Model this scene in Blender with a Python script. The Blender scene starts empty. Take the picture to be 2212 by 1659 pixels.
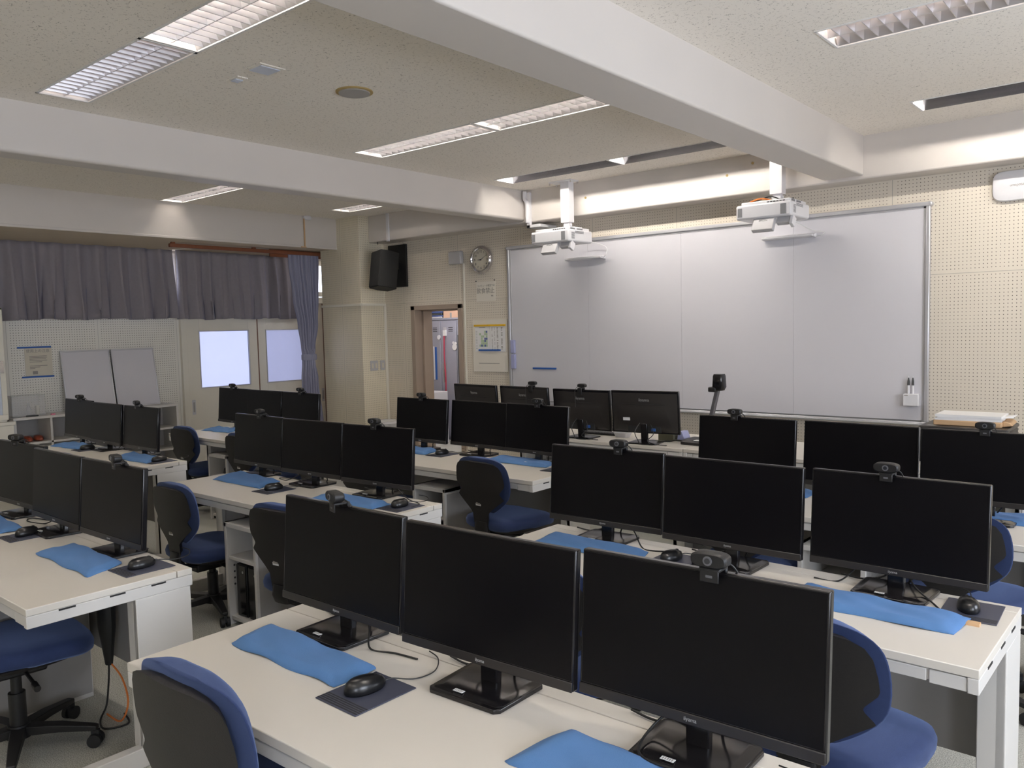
import bpy, bmesh, math, random
from mathutils import Vector, Matrix
random.seed(7)
PI=math.pi
SC=bpy.context.scene
COL=SC.collection
# ------------------------------------------------------------------ camera, world, exposure
F_PX=1744.08; YAW=0.70051; PITCH=-0.070544; ROLL=-0.023758; CAM_H=1.59325
fw=Vector((-math.sin(YAW)*math.cos(PITCH),math.cos(YAW)*math.cos(PITCH),math.sin(PITCH)))
rt=Vector((math.cos(YAW),math.sin(YAW),0)); up=rt.cross(fw)
r2=rt*math.cos(ROLL)+up*math.sin(ROLL); u2=-rt*math.sin(ROLL)+up*math.cos(ROLL)
cd=bpy.data.cameras.new('camera'); cam=bpy.data.objects.new('camera',cd); COL.objects.link(cam)
M=Matrix((r2,u2,-fw)).transposed().to_4x4(); M.translation=Vector((0,0,CAM_H)); cam.matrix_world=M
cd.sensor_width=36; cd.sensor_fit='HORIZONTAL'; cd.lens=F_PX*36/2212; cd.clip_start=.02; cd.clip_end=100
SC.camera=cam
w=bpy.data.worlds.new('world'); SC.world=w; w.use_nodes=True
w.node_tree.nodes['Background'].inputs[0].default_value=(.62,.74,1,1); w.node_tree.nodes['Background'].inputs[1].default_value=1.0
vs=SC.view_settings; vs.view_transform='Standard'; vs.look='None'; vs.gamma=1; vs.use_curve_mapping=False
vs.exposure=1.02
TUBE=33.0           # lamp tube strength
DAY=56.0            # daylight through each right-hand window, watts
SC.cycles.max_bounces=8; SC.cycles.diffuse_bounces=5; SC.cycles.glossy_bounces=4
SC.cycles.transmission_bounces=6; SC.cycles.caustics_reflective=False; SC.cycles.caustics_refractive=False
SC.cycles.sample_clamp_indirect=6
for i,y in enumerate((-1.9,0.9,3.7)):      # daylight at the three windows of the right wall
    l=bpy.data.lights.new('window_daylight','AREA'); l.shape='RECTANGLE'; l.size=2.1; l.size_y=1.2; l.energy=DAY; l.color=(.86,.91,1)
    o=bpy.data.objects.new('window_daylight',l); COL.objects.link(o); o.location=(2.06,y,1.65); o.rotation_euler=(0,PI/2,PI)
    o.rotation_euler=Vector((-1,0,0)).to_track_quat('-Z','Z').to_euler()

# ------------------------------------------------------------------ materials
def nt(name):
    m=bpy.data.materials.new(name); m.use_nodes=True; t=m.node_tree
    return m,t,t.nodes['Principled BSDF']
def N(t,k,**kw):
    n=t.nodes.new(k)
    for a,b in kw.items(): setattr(n,a,b)
    return n
def math_(t,op,a,b=None,c=None):
    n=t.nodes.new('ShaderNodeMath'); n.operation=op
    for i,x in enumerate((a,b,c)):
        if x is None: continue
        if isinstance(x,(int,float)): n.inputs[i].default_value=x
        else: t.links.new(x,n.inputs[i])
    return n.outputs[0]
def mixc(t,f,a,b):
    n=t.nodes.new('ShaderNodeMix'); n.data_type='RGBA'
    for s,x in ((0,f),(6,a),(7,b)):
        if isinstance(x,(int,float)): n.inputs[s].default_value=x
        elif isinstance(x,tuple): n.inputs[s].default_value=(*x,1) if len(x)==3 else x
        else: t.links.new(x,n.inputs[s])
    return n.outputs[2]
def coords(t):
    g=N(t,'ShaderNodeNewGeometry'); s=N(t,'ShaderNodeSeparateXYZ'); t.links.new(g.outputs['Position'],s.inputs[0]); return s.outputs
def mat(name,c,rough=.5,metal=0,var=.05,scale=8,bump=0,bscale=200,emit=0,spec=.5,sheen=0,coat=0,alpha=1,trans=0):
    m,t,b=nt(name)
    tc=N(t,'ShaderNodeTexCoord'); n=N(t,'ShaderNodeTexNoise'); n.inputs['Scale'].default_value=scale; n.inputs['Detail'].default_value=4
    t.links.new(tc.outputs['Object'],n.inputs['Vector'])
    hi=tuple(min(1,x*(1+var)) for x in c); lo=tuple(x*(1-var) for x in c)
    t.links.new(mixc(t,n.outputs['Fac'],lo,hi),b.inputs['Base Color'])
    b.inputs['Roughness'].default_value=rough; b.inputs['Metallic'].default_value=metal
    b.inputs['Specular IOR Level'].default_value=spec
    if sheen: b.inputs['Sheen Weight'].default_value=sheen; b.inputs['Sheen Roughness'].default_value=.45; b.inputs['Sheen Tint'].default_value=(.42,.56,1,1)
    if coat: b.inputs['Coat Weight'].default_value=coat; b.inputs['Coat Roughness'].default_value=.1
    if trans: b.inputs['Transmission Weight'].default_value=trans
    if alpha<1: b.inputs['Alpha'].default_value=alpha
    if bump:
        n2=N(t,'ShaderNodeTexNoise'); n2.inputs['Scale'].default_value=bscale; n2.inputs['Detail'].default_value=2
        t.links.new(tc.outputs['Object'],n2.inputs['Vector'])
        bp=N(t,'ShaderNodeBump'); bp.inputs['Strength'].default_value=bump; bp.inputs['Distance'].default_value=.002
        t.links.new(n2.outputs['Fac'],bp.inputs['Height']); t.links.new(bp.outputs[0],b.inputs['Normal'])
    if emit:
        b.inputs['Emission Color'].default_value=(*c,1); b.inputs['Emission Strength'].default_value=emit
    return m
def pegboard(name,axis,base,hole,hseam,off,rough=.42):
    """perforated board: holes on a 26 mm pitch, panel joints every 0.91 m along the wall and at height hseam"""
    m,t,b=nt(name); c=coords(t); a=c[axis]; z=c[2]
    au=math_(t,'SUBTRACT',a,off); p=.026
    fu=math_(t,'SUBTRACT',math_(t,'FRACT',math_(t,'DIVIDE',au,p)),.5); fz=math_(t,'SUBTRACT',math_(t,'FRACT',math_(t,'DIVIDE',z,p)),.5)
    d=math_(t,'SQRT',math_(t,'ADD',math_(t,'MULTIPLY',fu,fu),math_(t,'MULTIPLY',fz,fz)))
    h=math_(t,'LESS_THAN',d,.125 if axis==0 else .145)
    # plain margin beside the joints
    pu=math_(t,'ABSOLUTE',math_(t,'SUBTRACT',math_(t,'FRACT',math_(t,'ADD',math_(t,'DIVIDE',au,.91),.5)),.5))
    pz=math_(t,'ABSOLUTE',math_(t,'SUBTRACT',z,hseam))
    su=math_(t,'LESS_THAN',pu,.0022); sz=math_(t,'LESS_THAN',pz,.002)
    seam=math_(t,'MAXIMUM',su,sz)
    far=math_(t,'MULTIPLY',math_(t,'GREATER_THAN',pu,.018),math_(t,'GREATER_THAN',pz,.016))
    h=math_(t,'MULTIPLY',h,far)
    n=N(t,'ShaderNodeTexNoise'); n.inputs['Scale'].default_value=2.2; n.inputs['Detail'].default_value=5
    g=N(t,'ShaderNodeNewGeometry'); t.links.new(g.outputs['Position'],n.inputs['Vector'])
    col=mixc(t,n.outputs['Fac'],tuple(x*.94 for x in base),tuple(min(1,x*1.04) for x in base))
    col=mixc(t,h,col,hole); col=mixc(t,math_(t,'MULTIPLY',seam,.6),col,tuple(x*.35 for x in base))
    t.links.new(col,b.inputs['Base Color']); b.inputs['Roughness'].default_value=rough
    return m
def ceiling_mat():
    m,t,b=nt('ceiling_board'); g=N(t,'ShaderNodeNewGeometry')
    n=N(t,'ShaderNodeTexNoise'); n.inputs['Scale'].default_value=42; n.inputs['Detail'].default_value=1.5; n.inputs['Distortion'].default_value=1.2
    t.links.new(g.outputs['Position'],n.inputs['Vector'])
    n2=N(t,'ShaderNodeTexNoise'); n2.inputs['Scale'].default_value=55; n2.inputs['Detail'].default_value=1
    mp=N(t,'ShaderNodeMapping'); mp.inputs['Location'].default_value=(5,3,9); t.links.new(g.outputs['Position'],mp.inputs[0]); t.links.new(mp.outputs[0],n2.inputs['Vector'])
    l=math_(t,'LESS_THAN',math_(t,'ABSOLUTE',math_(t,'SUBTRACT',n.outputs['Fac'],.5)),.017)
    k=math_(t,'GREATER_THAN',n2.outputs['Fac'],.545)
    f=math_(t,'MULTIPLY',math_(t,'MULTIPLY',l,k),.62)
    n3=N(t,'ShaderNodeTexNoise'); n3.inputs['Scale'].default_value=1.1; t.links.new(g.outputs['Position'],n3.inputs['Vector'])
    base=mixc(t,n3.outputs['Fac'],(.86,.805,.73),(.90,.85,.78))
    t.links.new(mixc(t,f,base,(.22,.19,.15)),b.inputs['Base Color']); b.inputs['Roughness'].default_value=.95
    return m
def floor_mat():
    m,t,b=nt('carpet'); g=N(t,'ShaderNodeNewGeometry')
    n=N(t,'ShaderNodeTexNoise'); n.inputs['Scale'].default_value=220; n.inputs['Detail'].default_value=3; t.links.new(g.outputs['Position'],n.inputs['Vector'])
    n2=N(t,'ShaderNodeTexNoise'); n2.inputs['Scale'].default_value=3; n2.inputs['Detail'].default_value=6; t.links.new(g.outputs['Position'],n2.inputs['Vector'])
    r=N(t,'ShaderNodeValToRGB'); r.color_ramp.elements[0].position=.38; r.color_ramp.elements[1].position=.62
    r.color_ramp.elements[0].color=(.30,.30,.265,1); r.color_ramp.elements[1].color=(.66,.66,.60,1); t.links.new(n.outputs['Fac'],r.inputs[0])
    t.links.new(mixc(t,math_(t,'MULTIPLY',n2.outputs['Fac'],.5),r.outputs[0],(.36,.35,.30)),b.inputs['Base Color'])
    b.inputs['Roughness'].default_value=1
    bp=N(t,'ShaderNodeBump'); bp.inputs['Strength'].default_value=.6; bp.inputs['Distance'].default_value=.004; t.links.new(n.outputs['Fac'],bp.inputs['Height']); t.links.new(bp.outputs[0],b.inputs['Normal'])
    return m
MT={
'peg_front':pegboard('perforated_board_front',0,(.75,.68,.575),(.16,.13,.10),1.905,-.852),
'peg_side':pegboard('perforated_board_side',1,(.82,.795,.72),(.09,.08,.06),1.905,2.1),
'peg_pillar':pegboard('perforated_board_pillar',0,(.78,.71,.56),(.32,.28,.20),5.0,-7.0,.30),
'peg_pillar_side':pegboard('perforated_board_pillar_side',1,(.78,.71,.56),(.32,.28,.20),5.0,-7.0,.35),
'ceiling':ceiling_mat(),'floor':floor_mat(),
'paint':mat('beam_paint',(.65,.605,.565),.38,var=.03,scale=3,bump=.15,bscale=30),
'paint_warm':mat('wall_paint',(.66,.60,.50),.5,var=.04,scale=3,bump=.15,bscale=30),
'back_paint':mat('rear_wall_paint',(.60,.56,.48),.6),
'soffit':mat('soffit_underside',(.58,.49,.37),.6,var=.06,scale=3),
'desk':mat('desk_laminate',(.70,.66,.595),.38,var=.015,scale=5),
'steel':mat('white_painted_steel',(.66,.64,.61),.4,var=.02),
'steel_grey':mat('grey_steel_panel',(.36,.345,.33),.5,var=.05),
'gap':mat('dark_gap',(.02,.02,.02),.8),
'screen':mat('matte_screen',(.0030,.0026,.0036),.36,var=.1,spec=.20),
'bezel':mat('gloss_black_plastic',(.010,.009,.010),.16,spec=.5,var=.1),
'plastic':mat('black_plastic',(.010,.0095,.010),.45,var=.1,bump=.1,bscale=600),
'shell':mat('chair_shell_plastic',(.012,.0105,.0105),.5,var=.1,bump=.3,bscale=500),
'mon_back':mat('monitor_back_plastic',(.024,.021,.020),.36,var=.12),
'logo':mat('grey_logo_print',(.34,.34,.33),.4),
'logo_dim':mat('dim_logo_print',(.12,.12,.13),.4),
'sticker':mat('white_sticker',(.78,.78,.78),.5,var=.02),
'ink':mat('dark_ink',(.06,.06,.06),.6),'ink_soft':mat('soft_ink',(.30,.28,.25),.7),
'chair_blue':mat('blue_chair_fabric',(.013,.028,.095),.85,var=.15,scale=60,bump=.4,bscale=900,sheen=.5),
'cloth':mat('blue_cloth',(.080,.195,.42),.85,var=.06,scale=14,bump=.35,bscale=500,sheen=.2),
'mat':mat('mouse_mat_slate',(.05,.055,.085),.45,var=.08),
'mouse':mat('mouse_black',(.010,.010,.011),.28,var=.1),
'lens':mat('camera_lens_glass',(.03,.03,.035),.08,coat=1),
'curtain':mat('grey_curtain_fabric',(.30,.272,.295),.85,var=.08,scale=30,bump=.3,bscale=400,sheen=.2),
'curtain_blue':mat('blue_grey_curtain_fabric',(.32,.32,.42),.8,var=.06,scale=30,bump=.3,bscale=400,sheen=.2),
'board':mat('whiteboard_enamel',(.67,.655,.69),.22,var=.012,scale=1.5,spec=.4),
'alu':mat('anodised_aluminium',(.62,.62,.65),.35,metal=.6),
'wood_red':mat('brown_wood_rail',(.22,.075,.035),.4,var=.2,scale=20),
'wood':mat('dark_brown_wood',(.20,.10,.06),.5,var=.2,scale=15),
'jamb':mat('taupe_painted_frame',(.38,.30,.24),.45,var=.05),
'door':mat('cream_door_paint',(.80,.76,.66),.4,var=.03),
'pane1':mat('frosted_pane_glow_bright',(.60,.66,1.0),.15,var=.04,scale=4,emit=.42),  # even glow stands in for corridor light behind the first door's glass
'pane2':mat('frosted_pane_glow_dim',(.46,.50,.78),.15,var=.04,scale=4,emit=.27),  # second door's glass: weaker glow, also in place of corridor light
'transom':mat('transom_pane_glow',(.78,.84,1.0),.2,emit=2.6),  # emission replaces the daylight that would come through the transoms
'speaker':mat('speaker_black',(.008,.008,.008),.7,bump=.5,bscale=900),
'white':mat('white_plastic',(.74,.73,.75),.35,var=.02),
'white_grey':mat('light_grey_plastic',(.50,.49,.50),.4,var=.03),
'grille':mat('grey_grille',(.22,.22,.23),.6),
'chrome':mat('chrome',(.72,.70,.72),.15,metal=1),
'paper':mat('white_paper',(.82,.81,.80),.7,var=.02),
'paper_warm':mat('warm_white_paper',(.80,.75,.66),.7,var=.03),
'paper_cream':mat('cream_paper',(.66,.61,.50),.7,var=.04),
'kraft':mat('kraft_paper',(.62,.40,.22),.6,var=.08,bump=.3,bscale=60),
'card':mat('cardboard',(.72,.46,.32),.7,var=.05),
'yellow':mat('yellow_plastic',(.85,.52,.03),.4),
'blue':mat('blue_plastic',(.03,.12,.42),.4),
'blue_light':mat('light_blue_plastic',(.35,.45,.75),.4),
'lavender':mat('lavender_plastic',(.42,.44,.68),.4),
'green':mat('pale_green_ink',(.45,.58,.38),.7),
'navy':mat('navy_ink',(.10,.14,.35),.7),
'pink':mat('pink_plastic',(.75,.25,.35),.5),
'red':mat('red_cord',(.50,.06,.10),.5),
'orange':mat('orange_cable',(.75,.22,.05),.5),
'locker':mat('grey_locker_steel',(.36,.36,.42),.4,var=.03),
'arm_grey':mat('arm_dark_grey',(.11,.105,.11),.4),
'leather':mat('brown_leather',(.28,.06,.03),.35,var=.2,scale=20),
'olive':mat('olive_card',(.14,.13,.08),.5),
'acrylic':mat('clear_acrylic',(.9,.9,.9),.04,alpha=.22,spec=.8),
'bin':mat('translucent_bin',(.75,.74,.76),.3,alpha=.55),
'louver':mat('louver_aluminium',(.62,.60,.615),.33,metal=.75,var=.02),
'reflector':mat('reflector_metal',(.34,.33,.36),.22,metal=1,var=.3,scale=2),
'troffer':mat('lamp_white_enamel',(.80,.78,.76),.4),
'tube_wash':mat('wash_tube_lit',(1,.94,.86),.4,var=0,emit=TUBE*1.9),'tube_mid':mat('lamp_tube_mid',(1,.86,.76),.4,var=0,emit=7),'tube_room':mat('cool_tube_lit',(.92,.92,1),.4,var=0,emit=75),
'tube':mat('lamp_tube_lit',(1,.93,.84),.4,var=0,emit=TUBE),
'tube_dim':mat('lamp_tube_dim',(1,.86,.80),.4,var=0,emit=4),  # not fully off: faint glow added to lighten this louvre unit
'tan':mat('brown_foam_ring',(.45,.33,.14),.8),
'vent_pane':mat('vent_pane_grey',(.62,.66,.76),.35),
'cable':mat('black_cable',(.012,.012,.012),.5),
'cable_white':mat('white_cable',(.75,.75,.75),.4),
'amber':mat('amber_tape',(.35,.20,.08),.5),
'rubber':mat('rubber_wheel',(.012,.012,.013),.6),
}
# ------------------------------------------------------------------ mesh helpers
class G:
    def __init__(s): s.v=[]; s.f=[]; s.m=[]
    def add(s,v,f,k=0):
        n=len(s.v); s.v+= [tuple(q) for q in v]; s.f+=[tuple(i+n for i in q) for q in f]; s.m+=[k]*len(f); return s
    def box(s,x0,y0,z0,x1,y1,z1,k=0):
        if x0>x1:x0,x1=x1,x0
        if y0>y1:y0,y1=y1,y0
        if z0>z1:z0,z1=z1,z0
        v=[(x0,y0,z0),(x1,y0,z0),(x1,y1,z0),(x0,y1,z0),(x0,y0,z1),(x1,y0,z1),(x1,y1,z1),(x0,y1,z1)]
        return s.add(v,[(0,3,2,1),(4,5,6,7),(0,1,5,4),(1,2,6,5),(2,3,7,6),(3,0,4,7)],k)
    def obox(s,c,size,R=None,k=0):
        g=G().box(-size[0]/2,-size[1]/2,-size[2]/2,size[0]/2,size[1]/2,size[2]/2)
        c=Vector(c); return s.add([(R@Vector(q) if R else Vector(q))+c for q in g.v],g.f,k)
    def cyl(s,p0,p1,r0,r1=None,n=20,k=0,caps=True):
        r1=r0 if r1 is None else r1; p0=Vector(p0); p1=Vector(p1); d=(p1-p0).normalized()
        a=d.orthogonal().normalized(); b=d.cross(a); v=[]
        for p,r in ((p0,r0),(p1,r1)):
            for i in range(n):
                t=2*PI*i/n; v.append(p+a*r*math.cos(t)+b*r*math.sin(t))
        f=[(i,(i+1)%n,n+(i+1)%n,n+i) for i in range(n)]
        if caps: f+=[tuple(range(n))[::-1],tuple(range(n,2*n))]
        return s.add(v,f,k)
    def tube(s,pts,r,n=8,k=0):
        pts=[Vector(p) for p in pts]; v=[]; f=[]; a=None
        for i,p in enumerate(pts):
            d=(pts[min(i+1,len(pts)-1)]-pts[max(i-1,0)]).normalized()
            a=(a-d*a.dot(d)).normalized() if a and (a-d*a.dot(d)).length>1e-5 else d.orthogonal().normalized()
            b=d.cross(a)
            for j in range(n):
                t=2*PI*j/n; v.append(p+a*r*math.cos(t)+b*r*math.sin(t))
        for i in range(len(pts)-1):
            for j in range(n): f.append((i*n+j,i*n+(j+1)%n,(i+1)*n+(j+1)%n,(i+1)*n+j))
        f+=[tuple(range(n))[::-1],tuple(range((len(pts)-1)*n,len(pts)*n))]
        return s.add(v,f,k)
    def prism(s,poly,a,b,axis='y',k=0):
        n=len(poly); v=[]
        for t in (a,b):
            for p in poly:
                v.append({'y':(p[0],t,p[1]),'x':(t,p[0],p[1]),'z':(p[0],p[1],t)}[axis])
        f=[(i,(i+1)%n,n+(i+1)%n,n+i) for i in range(n)]+[tuple(range(n))[::-1],tuple(range(n,2*n))]
        return s.add(v,f,k)
    def layers(s,rings,k=0):
        n=len(rings[0]); v=[p for r in rings for p in r]; f=[]
        for i in range(len(rings)-1):
            for j in range(n): f.append((i*n+j,i*n+(j+1)%n,(i+1)*n+(j+1)%n,(i+1)*n+j))
        f+=[tuple(range(n))[::-1],tuple(range((len(rings)-1)*n,len(rings)*n))]
        return s.add(v,f,k)
    def xf(s,M):
        s.v=[tuple(M@Vector(p)) for p in s.v]; return s
def spline(P,n=8):
    P=[Vector(p) for p in P]; out=[]
    for i in range(len(P)-1):
        p0=P[max(i-1,0)];p1=P[i];p2=P[i+1];p3=P[min(i+2,len(P)-1)]
        for j in range(n):
            t=j/n; out.append(.5*((2*p1)+(-p0+p2)*t+(2*p0-5*p1+4*p2-p3)*t*t+(-p0+3*p1-3*p2+p3)*t**3))
    out.append(P[-1]); return out
def sq_ring(cx,cy,z,a,b,e=4,n=32):
    out=[]
    for i in range(n):
        t=2*PI*i/n; c,s_=math.cos(t),math.sin(t)
        out.append((cx+a*abs(c)**(2/e)*(1 if c>=0 else -1),cy+b*abs(s_)**(2/e)*(1 if s_>=0 else -1),z))
    return out
def obj(name,g,mats,parent=None,loc=(0,0,0),rot=(0,0,0),bevel=0,seg=2,sub=0,solid=0,angle=38,smooth=True):
    me=bpy.data.meshes.new(name); me.from_pydata(g.v,[],g.f)
    if isinstance(mats,str): mats=[mats]
    for q in mats: me.materials.append(MT[q])
    me.polygons.foreach_set('material_index',g.m)
    bm=bmesh.new(); bm.from_mesh(me); bmesh.ops.recalc_face_normals(bm,faces=bm.faces); bm.to_mesh(me); bm.free()
    if smooth:
        me.polygons.foreach_set('use_smooth',[True]*len(me.polygons)); me.set_sharp_from_angle(angle=math.radians(angle))
    me.update()
    o=bpy.data.objects.new(name,me); COL.objects.link(o); o.location=loc; o.rotation_euler=rot
    if parent: o.parent=parent
    if solid: md=o.modifiers.new('solid','SOLIDIFY'); md.thickness=solid; md.offset=0
    if bevel:
        md=o.modifiers.new('bevel','BEVEL'); md.width=bevel; md.segments=seg; md.limit_method='ANGLE'; md.angle_limit=math.radians(35)
    if sub: md=o.modifiers.new('sub','SUBSURF'); md.levels=sub; md.render_levels=sub
    return o
def tag(o,label,cat,group=None):
    o['label']=label; o['category']=cat
    if group: o['group']=group
    return o
def thing(name,label,cat,loc=(0,0,0),rz=0,group=None,rot=None):
    o=bpy.data.objects.new(name,None); COL.objects.link(o); o.empty_display_size=.1
    o.location=loc; o.rotation_euler=rot or (0,0,rz); return tag(o,label,cat,group)
def struct(o): o['kind']='structure'; return o
KIDS={}
def dup(root,label=None,loc=None,rz=None,group=None):
    """copy of a thing with its parts and sub-parts; mesh data shared"""
    def cp(o,parent):
        c=o.copy(); COL.objects.link(c)
        if parent: c.parent=parent
        for ch in list(o.children): cp(ch,c)
        return c
    r=cp(root,None)
    if loc is not None: r.location=loc
    if rz is not None: r.rotation_euler=(0,0,rz)
    if label: r['label']=label
    if group: r['group']=group
    return r
def text_g(s,size,ext=.0006,k=0):
    cu=bpy.data.curves.new('lettering','FONT'); cu.body=s; cu.size=size; cu.extrude=ext; cu.align_x='CENTER'; cu.align_y='CENTER'; cu.resolution_u=3
    o=bpy.data.objects.new('lettering',cu); COL.objects.link(o)
    dg=bpy.context.evaluated_depsgraph_get(); me=bpy.data.meshes.new_from_object(o.evaluated_get(dg))
    g=G(); g.add([v.co[:] for v in me.vertices],[tuple(p.vertices) for p in me.polygons],k)
    bpy.data.objects.remove(o); bpy.data.meshes.remove(me); return g
FRONT=Matrix.Rotation(PI/2,4,'X')                       # lettering that faces -Y
BACKF=Matrix.Rotation(PI,4,'Z')@Matrix.Rotation(PI/2,4,'X')   # faces +Y
def letters(name,s,size,m,parent,loc,face=FRONT,ext=.0006):
    g=text_g(s,size,ext).xf(face); return obj(name,g,m,parent,loc=loc,smooth=False)

# ------------------------------------------------------------------ room shell
CZ=2.945
YF,YS=6.60,6.368
lamp_units=[]      # (x0,x1,y0,y1,kind,lit,label)
def U(x0,n,y0,y1,kind,lits): 
    for i in range(n): lamp_units.append((x0+i*1.225,x0+i*1.225+1.215,y0,y1,kind,lits[i]))
U(-4.915,2,1.815,2.10,'louver',(0,1)); U(-4.915,2,4.02,4.31,'louver',(1,1)); U(-4.955,2,5.685,5.955,'wash',(1,1))
U(-1.40,2,3.92,4.235,'louver',(2,2)); U(-1.40,2,5.60,5.90,'wash',(1,1))
U(-7.965,2,4.02,4.27,'louver',(1,1)); U(-7.40,1,5.70,5.97,'louver',(1,))
U(-7.965,2,1.815,2.10,'louver',(1,1)); U(-1.40,2,1.815,2.10,'louver',(1,1))
for x in (-7.965,-4.915,-1.40): U(x,2,-.40,-.115,'louver',(1,1)); U(x,2,-2.5,-2.215,'louver',(1,1))
def ceiling():
    xs=sorted({-9.4,2.0}|{round(q,4) for u in lamp_units for q in u[:2]}); ys=sorted({-3.6,7.2}|{round(q,4) for u in lamp_units for q in u[2:4]})
    g=G()
    for i in range(len(xs)-1):
        for j in range(len(ys)-1):
            cx=(xs[i]+xs[i+1])/2; cy=(ys[j]+ys[j+1])/2
            if any(u[0]-.001<=cx<=u[1]+.001 and u[2]<cy<u[3] for u in lamp_units): continue
            g.add([(xs[i],ys[j],CZ),(xs[i+1],ys[j],CZ),(xs[i+1],ys[j+1],CZ),(xs[i],ys[j+1],CZ)],[(0,1,2,3)])
    struct(obj('ceiling',g,'ceiling',smooth=False))
ceiling()
struct(obj('ceiling',G().box(-9.4,-3.6,3.12,2.1,8.8,3.2),'paint'))            # slab above the suspended ceiling
struct(obj('floor',G().box(-9.6,-3.6,-.1,2.1,8.9,0),'floor'))
g=G()
for a in ((-7.60,6.6,0,-7.09,6.72,CZ+.2),(-6.27,6.6,0,2.1,6.72,CZ+.2),(-7.09,6.6,1.865,-6.27,6.72,CZ+.2)): g.box(*a)
struct(obj('wall_front',g,'peg_front'))
struct(obj('wall_left',G().box(-9.5,-3.6,0,-9.3,4.86,2.70).box(-9.5,4.86,2.56,-9.3,7.1,2.70),'peg_side'))
struct(obj('wall_left_recess',G().box(-9.5,7.05,0,-8.2,7.15,3.1),'paint_warm')).name='wall_recess'
struct(obj('wall_back',G().box(-9.5,-3.7,0,2.1,-3.5,3.1),'back_paint'))
g=G()
for a in ((1.9,-3.6,0,2.05,6.7,1.0),(1.9,-3.6,2.3,2.05,6.7,3.1),(1.9,-3.6,1.0,2.05,-3.0,2.3),(1.9,-.8,1.0,2.05,-.2,2.3),(1.9,2.0,1.0,2.05,2.6,2.3),(1.9,4.8,1.0,2.05,6.7,2.3)): g.box(*a)
struct(obj('wall_right',g,'paint_warm'))
for i,y in enumerate((-1.9,.9,3.7)):
    g=G()
    for a in ((1.92,y-1.1,1.0,1.97,y+1.1,1.05),(1.92,y-1.1,2.25,1.97,y+1.1,2.3),(1.92,y-1.1,1.05,1.97,y-1.05,2.25),(1.92,y+1.05,1.05,1.97,y+1.1,2.25),(1.92,y-.03,1.05,1.97,y+.03,2.25)): g.box(*a)
    struct(obj('window_%d'%(i+1),g,'alu',bevel=.004))
# pillar, beams, soffits
g=G().box(-8.30,6.22,0,-7.56,6.75,CZ,0)
g.m=[0,0,0,1,0,1]      # side faces carry the board pattern along Y
struct(obj('wall_pillar',g,['peg_pillar','peg_pillar_side']))
struct(obj('trim_1',G().box(-7.56,YS,2.63,2.0,6.61,3.0),'paint',bevel=.012))
struct(obj('trim_2',G().box(-5.36,-3.55,2.649,-5.15,YS+.01,3.0),'paint',bevel=.022,seg=3))
struct(obj('trim_3',G().box(-2.20,-3.55,2.655,-1.905,YS+.01,3.0),'paint',bevel=.012,seg=3))
struct(obj('trim_4',G().box(1.05,-3.55,2.655,1.32,YS+.01,3.0),'paint',bevel=.012,seg=3))
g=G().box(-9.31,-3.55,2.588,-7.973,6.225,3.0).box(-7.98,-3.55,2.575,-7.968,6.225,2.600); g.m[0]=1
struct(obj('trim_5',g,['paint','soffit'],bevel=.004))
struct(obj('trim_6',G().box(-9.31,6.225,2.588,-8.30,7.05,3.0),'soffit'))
struct(obj('baseboard_front',G().box(-6.2,6.585,0,2,6.6,.08).box(-7.56,6.585,0,-7.1,6.6,.08),'jamb'))
struct(obj('baseboard_left',G().box(-9.3,-3.5,0,-9.285,4.86,.08),'jamb'))
# trunking round the pillar and up the wall
tag(obj('cable_trunking',G().box(-8.30,6.202,1.885,-7.545,6.2195,1.915),'door',bevel=.003),'cream cable trunking across the camera-facing side of the pillar','cable trunking')
tag(obj('cable_trunking',G().box(-7.5595,6.22,1.885,-7.542,6.597,1.915).box(-7.5595,6.565,.05,-7.540,6.598,1.884),'door',bevel=.003),'cream cable trunking turning down the inner corner between pillar and front wall','cable trunking')
tag(obj('cable_trunking',G().box(-7.215,6.348,2.62,-7.175,6.368,2.945),'white',bevel=.003),'short white cable duct on the beam face above the wall speaker','cable trunking')
g=G().tube(spline([(-5.115,6.33,2.93),(-5.115,6.33,2.86),(-5.085,6.33,2.80),(-5.085,6.33,2.62)],6),.022,8).box(-5.10,6.335,2.57,-5.06,6.37,2.92).box(-5.10,6.335,2.57,-4.93,6.60,2.60)
tag(obj('cable_trunking',g,'white',bevel=.003),'white cable duct bending down the beam at the left projector','cable trunking')
g=G()
for x,z in ((-2.763,2.871),(-2.984,2.802),(-4.408,2.79),(-4.583,2.851)): g.cyl((x,YS-.004,z),(x,YS+.002,z),.011,n=10)
struct(obj('trim_7',g,'tan'))     # old plugged screw holes in the beam

# ------------------------------------------------------------------ left wall: doors, transoms, curtains
def sliding_door(i,y0,y1,px,pane,pz0,pz1,py0,py1,handle):
    r=thing('door_%d'%i,'','door',(0,0,0)); del r['label']; del r['category']; struct(r)
    x=px; g=G()
    for a in ((y0,0,py0,1.98),(py1,0,y1,1.98),(py0,0,py1,pz0),(py0,pz1,py1,1.98)): g.box(x-.035,a[0],a[1],x,a[2],a[3])
    obj('door_panel',g,'door',r,bevel=.002)
    g=G(); t=.012
    for a in ((py0-t,pz0-t,py1+t,pz0),(py0-t,pz1,py1+t,pz1+t),(py0-t,pz0,py0,pz1),(py1,pz0,py1+t,pz1)): g.box(x-.03,a[0],a[1],x+.006,a[2],a[3])
    obj('window_frame',g,'alu',r)
    obj('pane',G().box(x-.02,py0,pz0,x-.012,py1,pz1),pane,r)
    hb=obj('door_handle',G().box(x,handle-.022,.62,x+.004,handle+.022,.80),'alu',r,bevel=.002)
    obj('recess',G().box(x+.004,handle-.010,.65,x+.006,handle+.010,.77),'steel_grey',hb)
sliding_door(1,4.93,5.90,-9.27,'pane1',.943,1.625,5.10,5.765,4.985)
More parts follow.
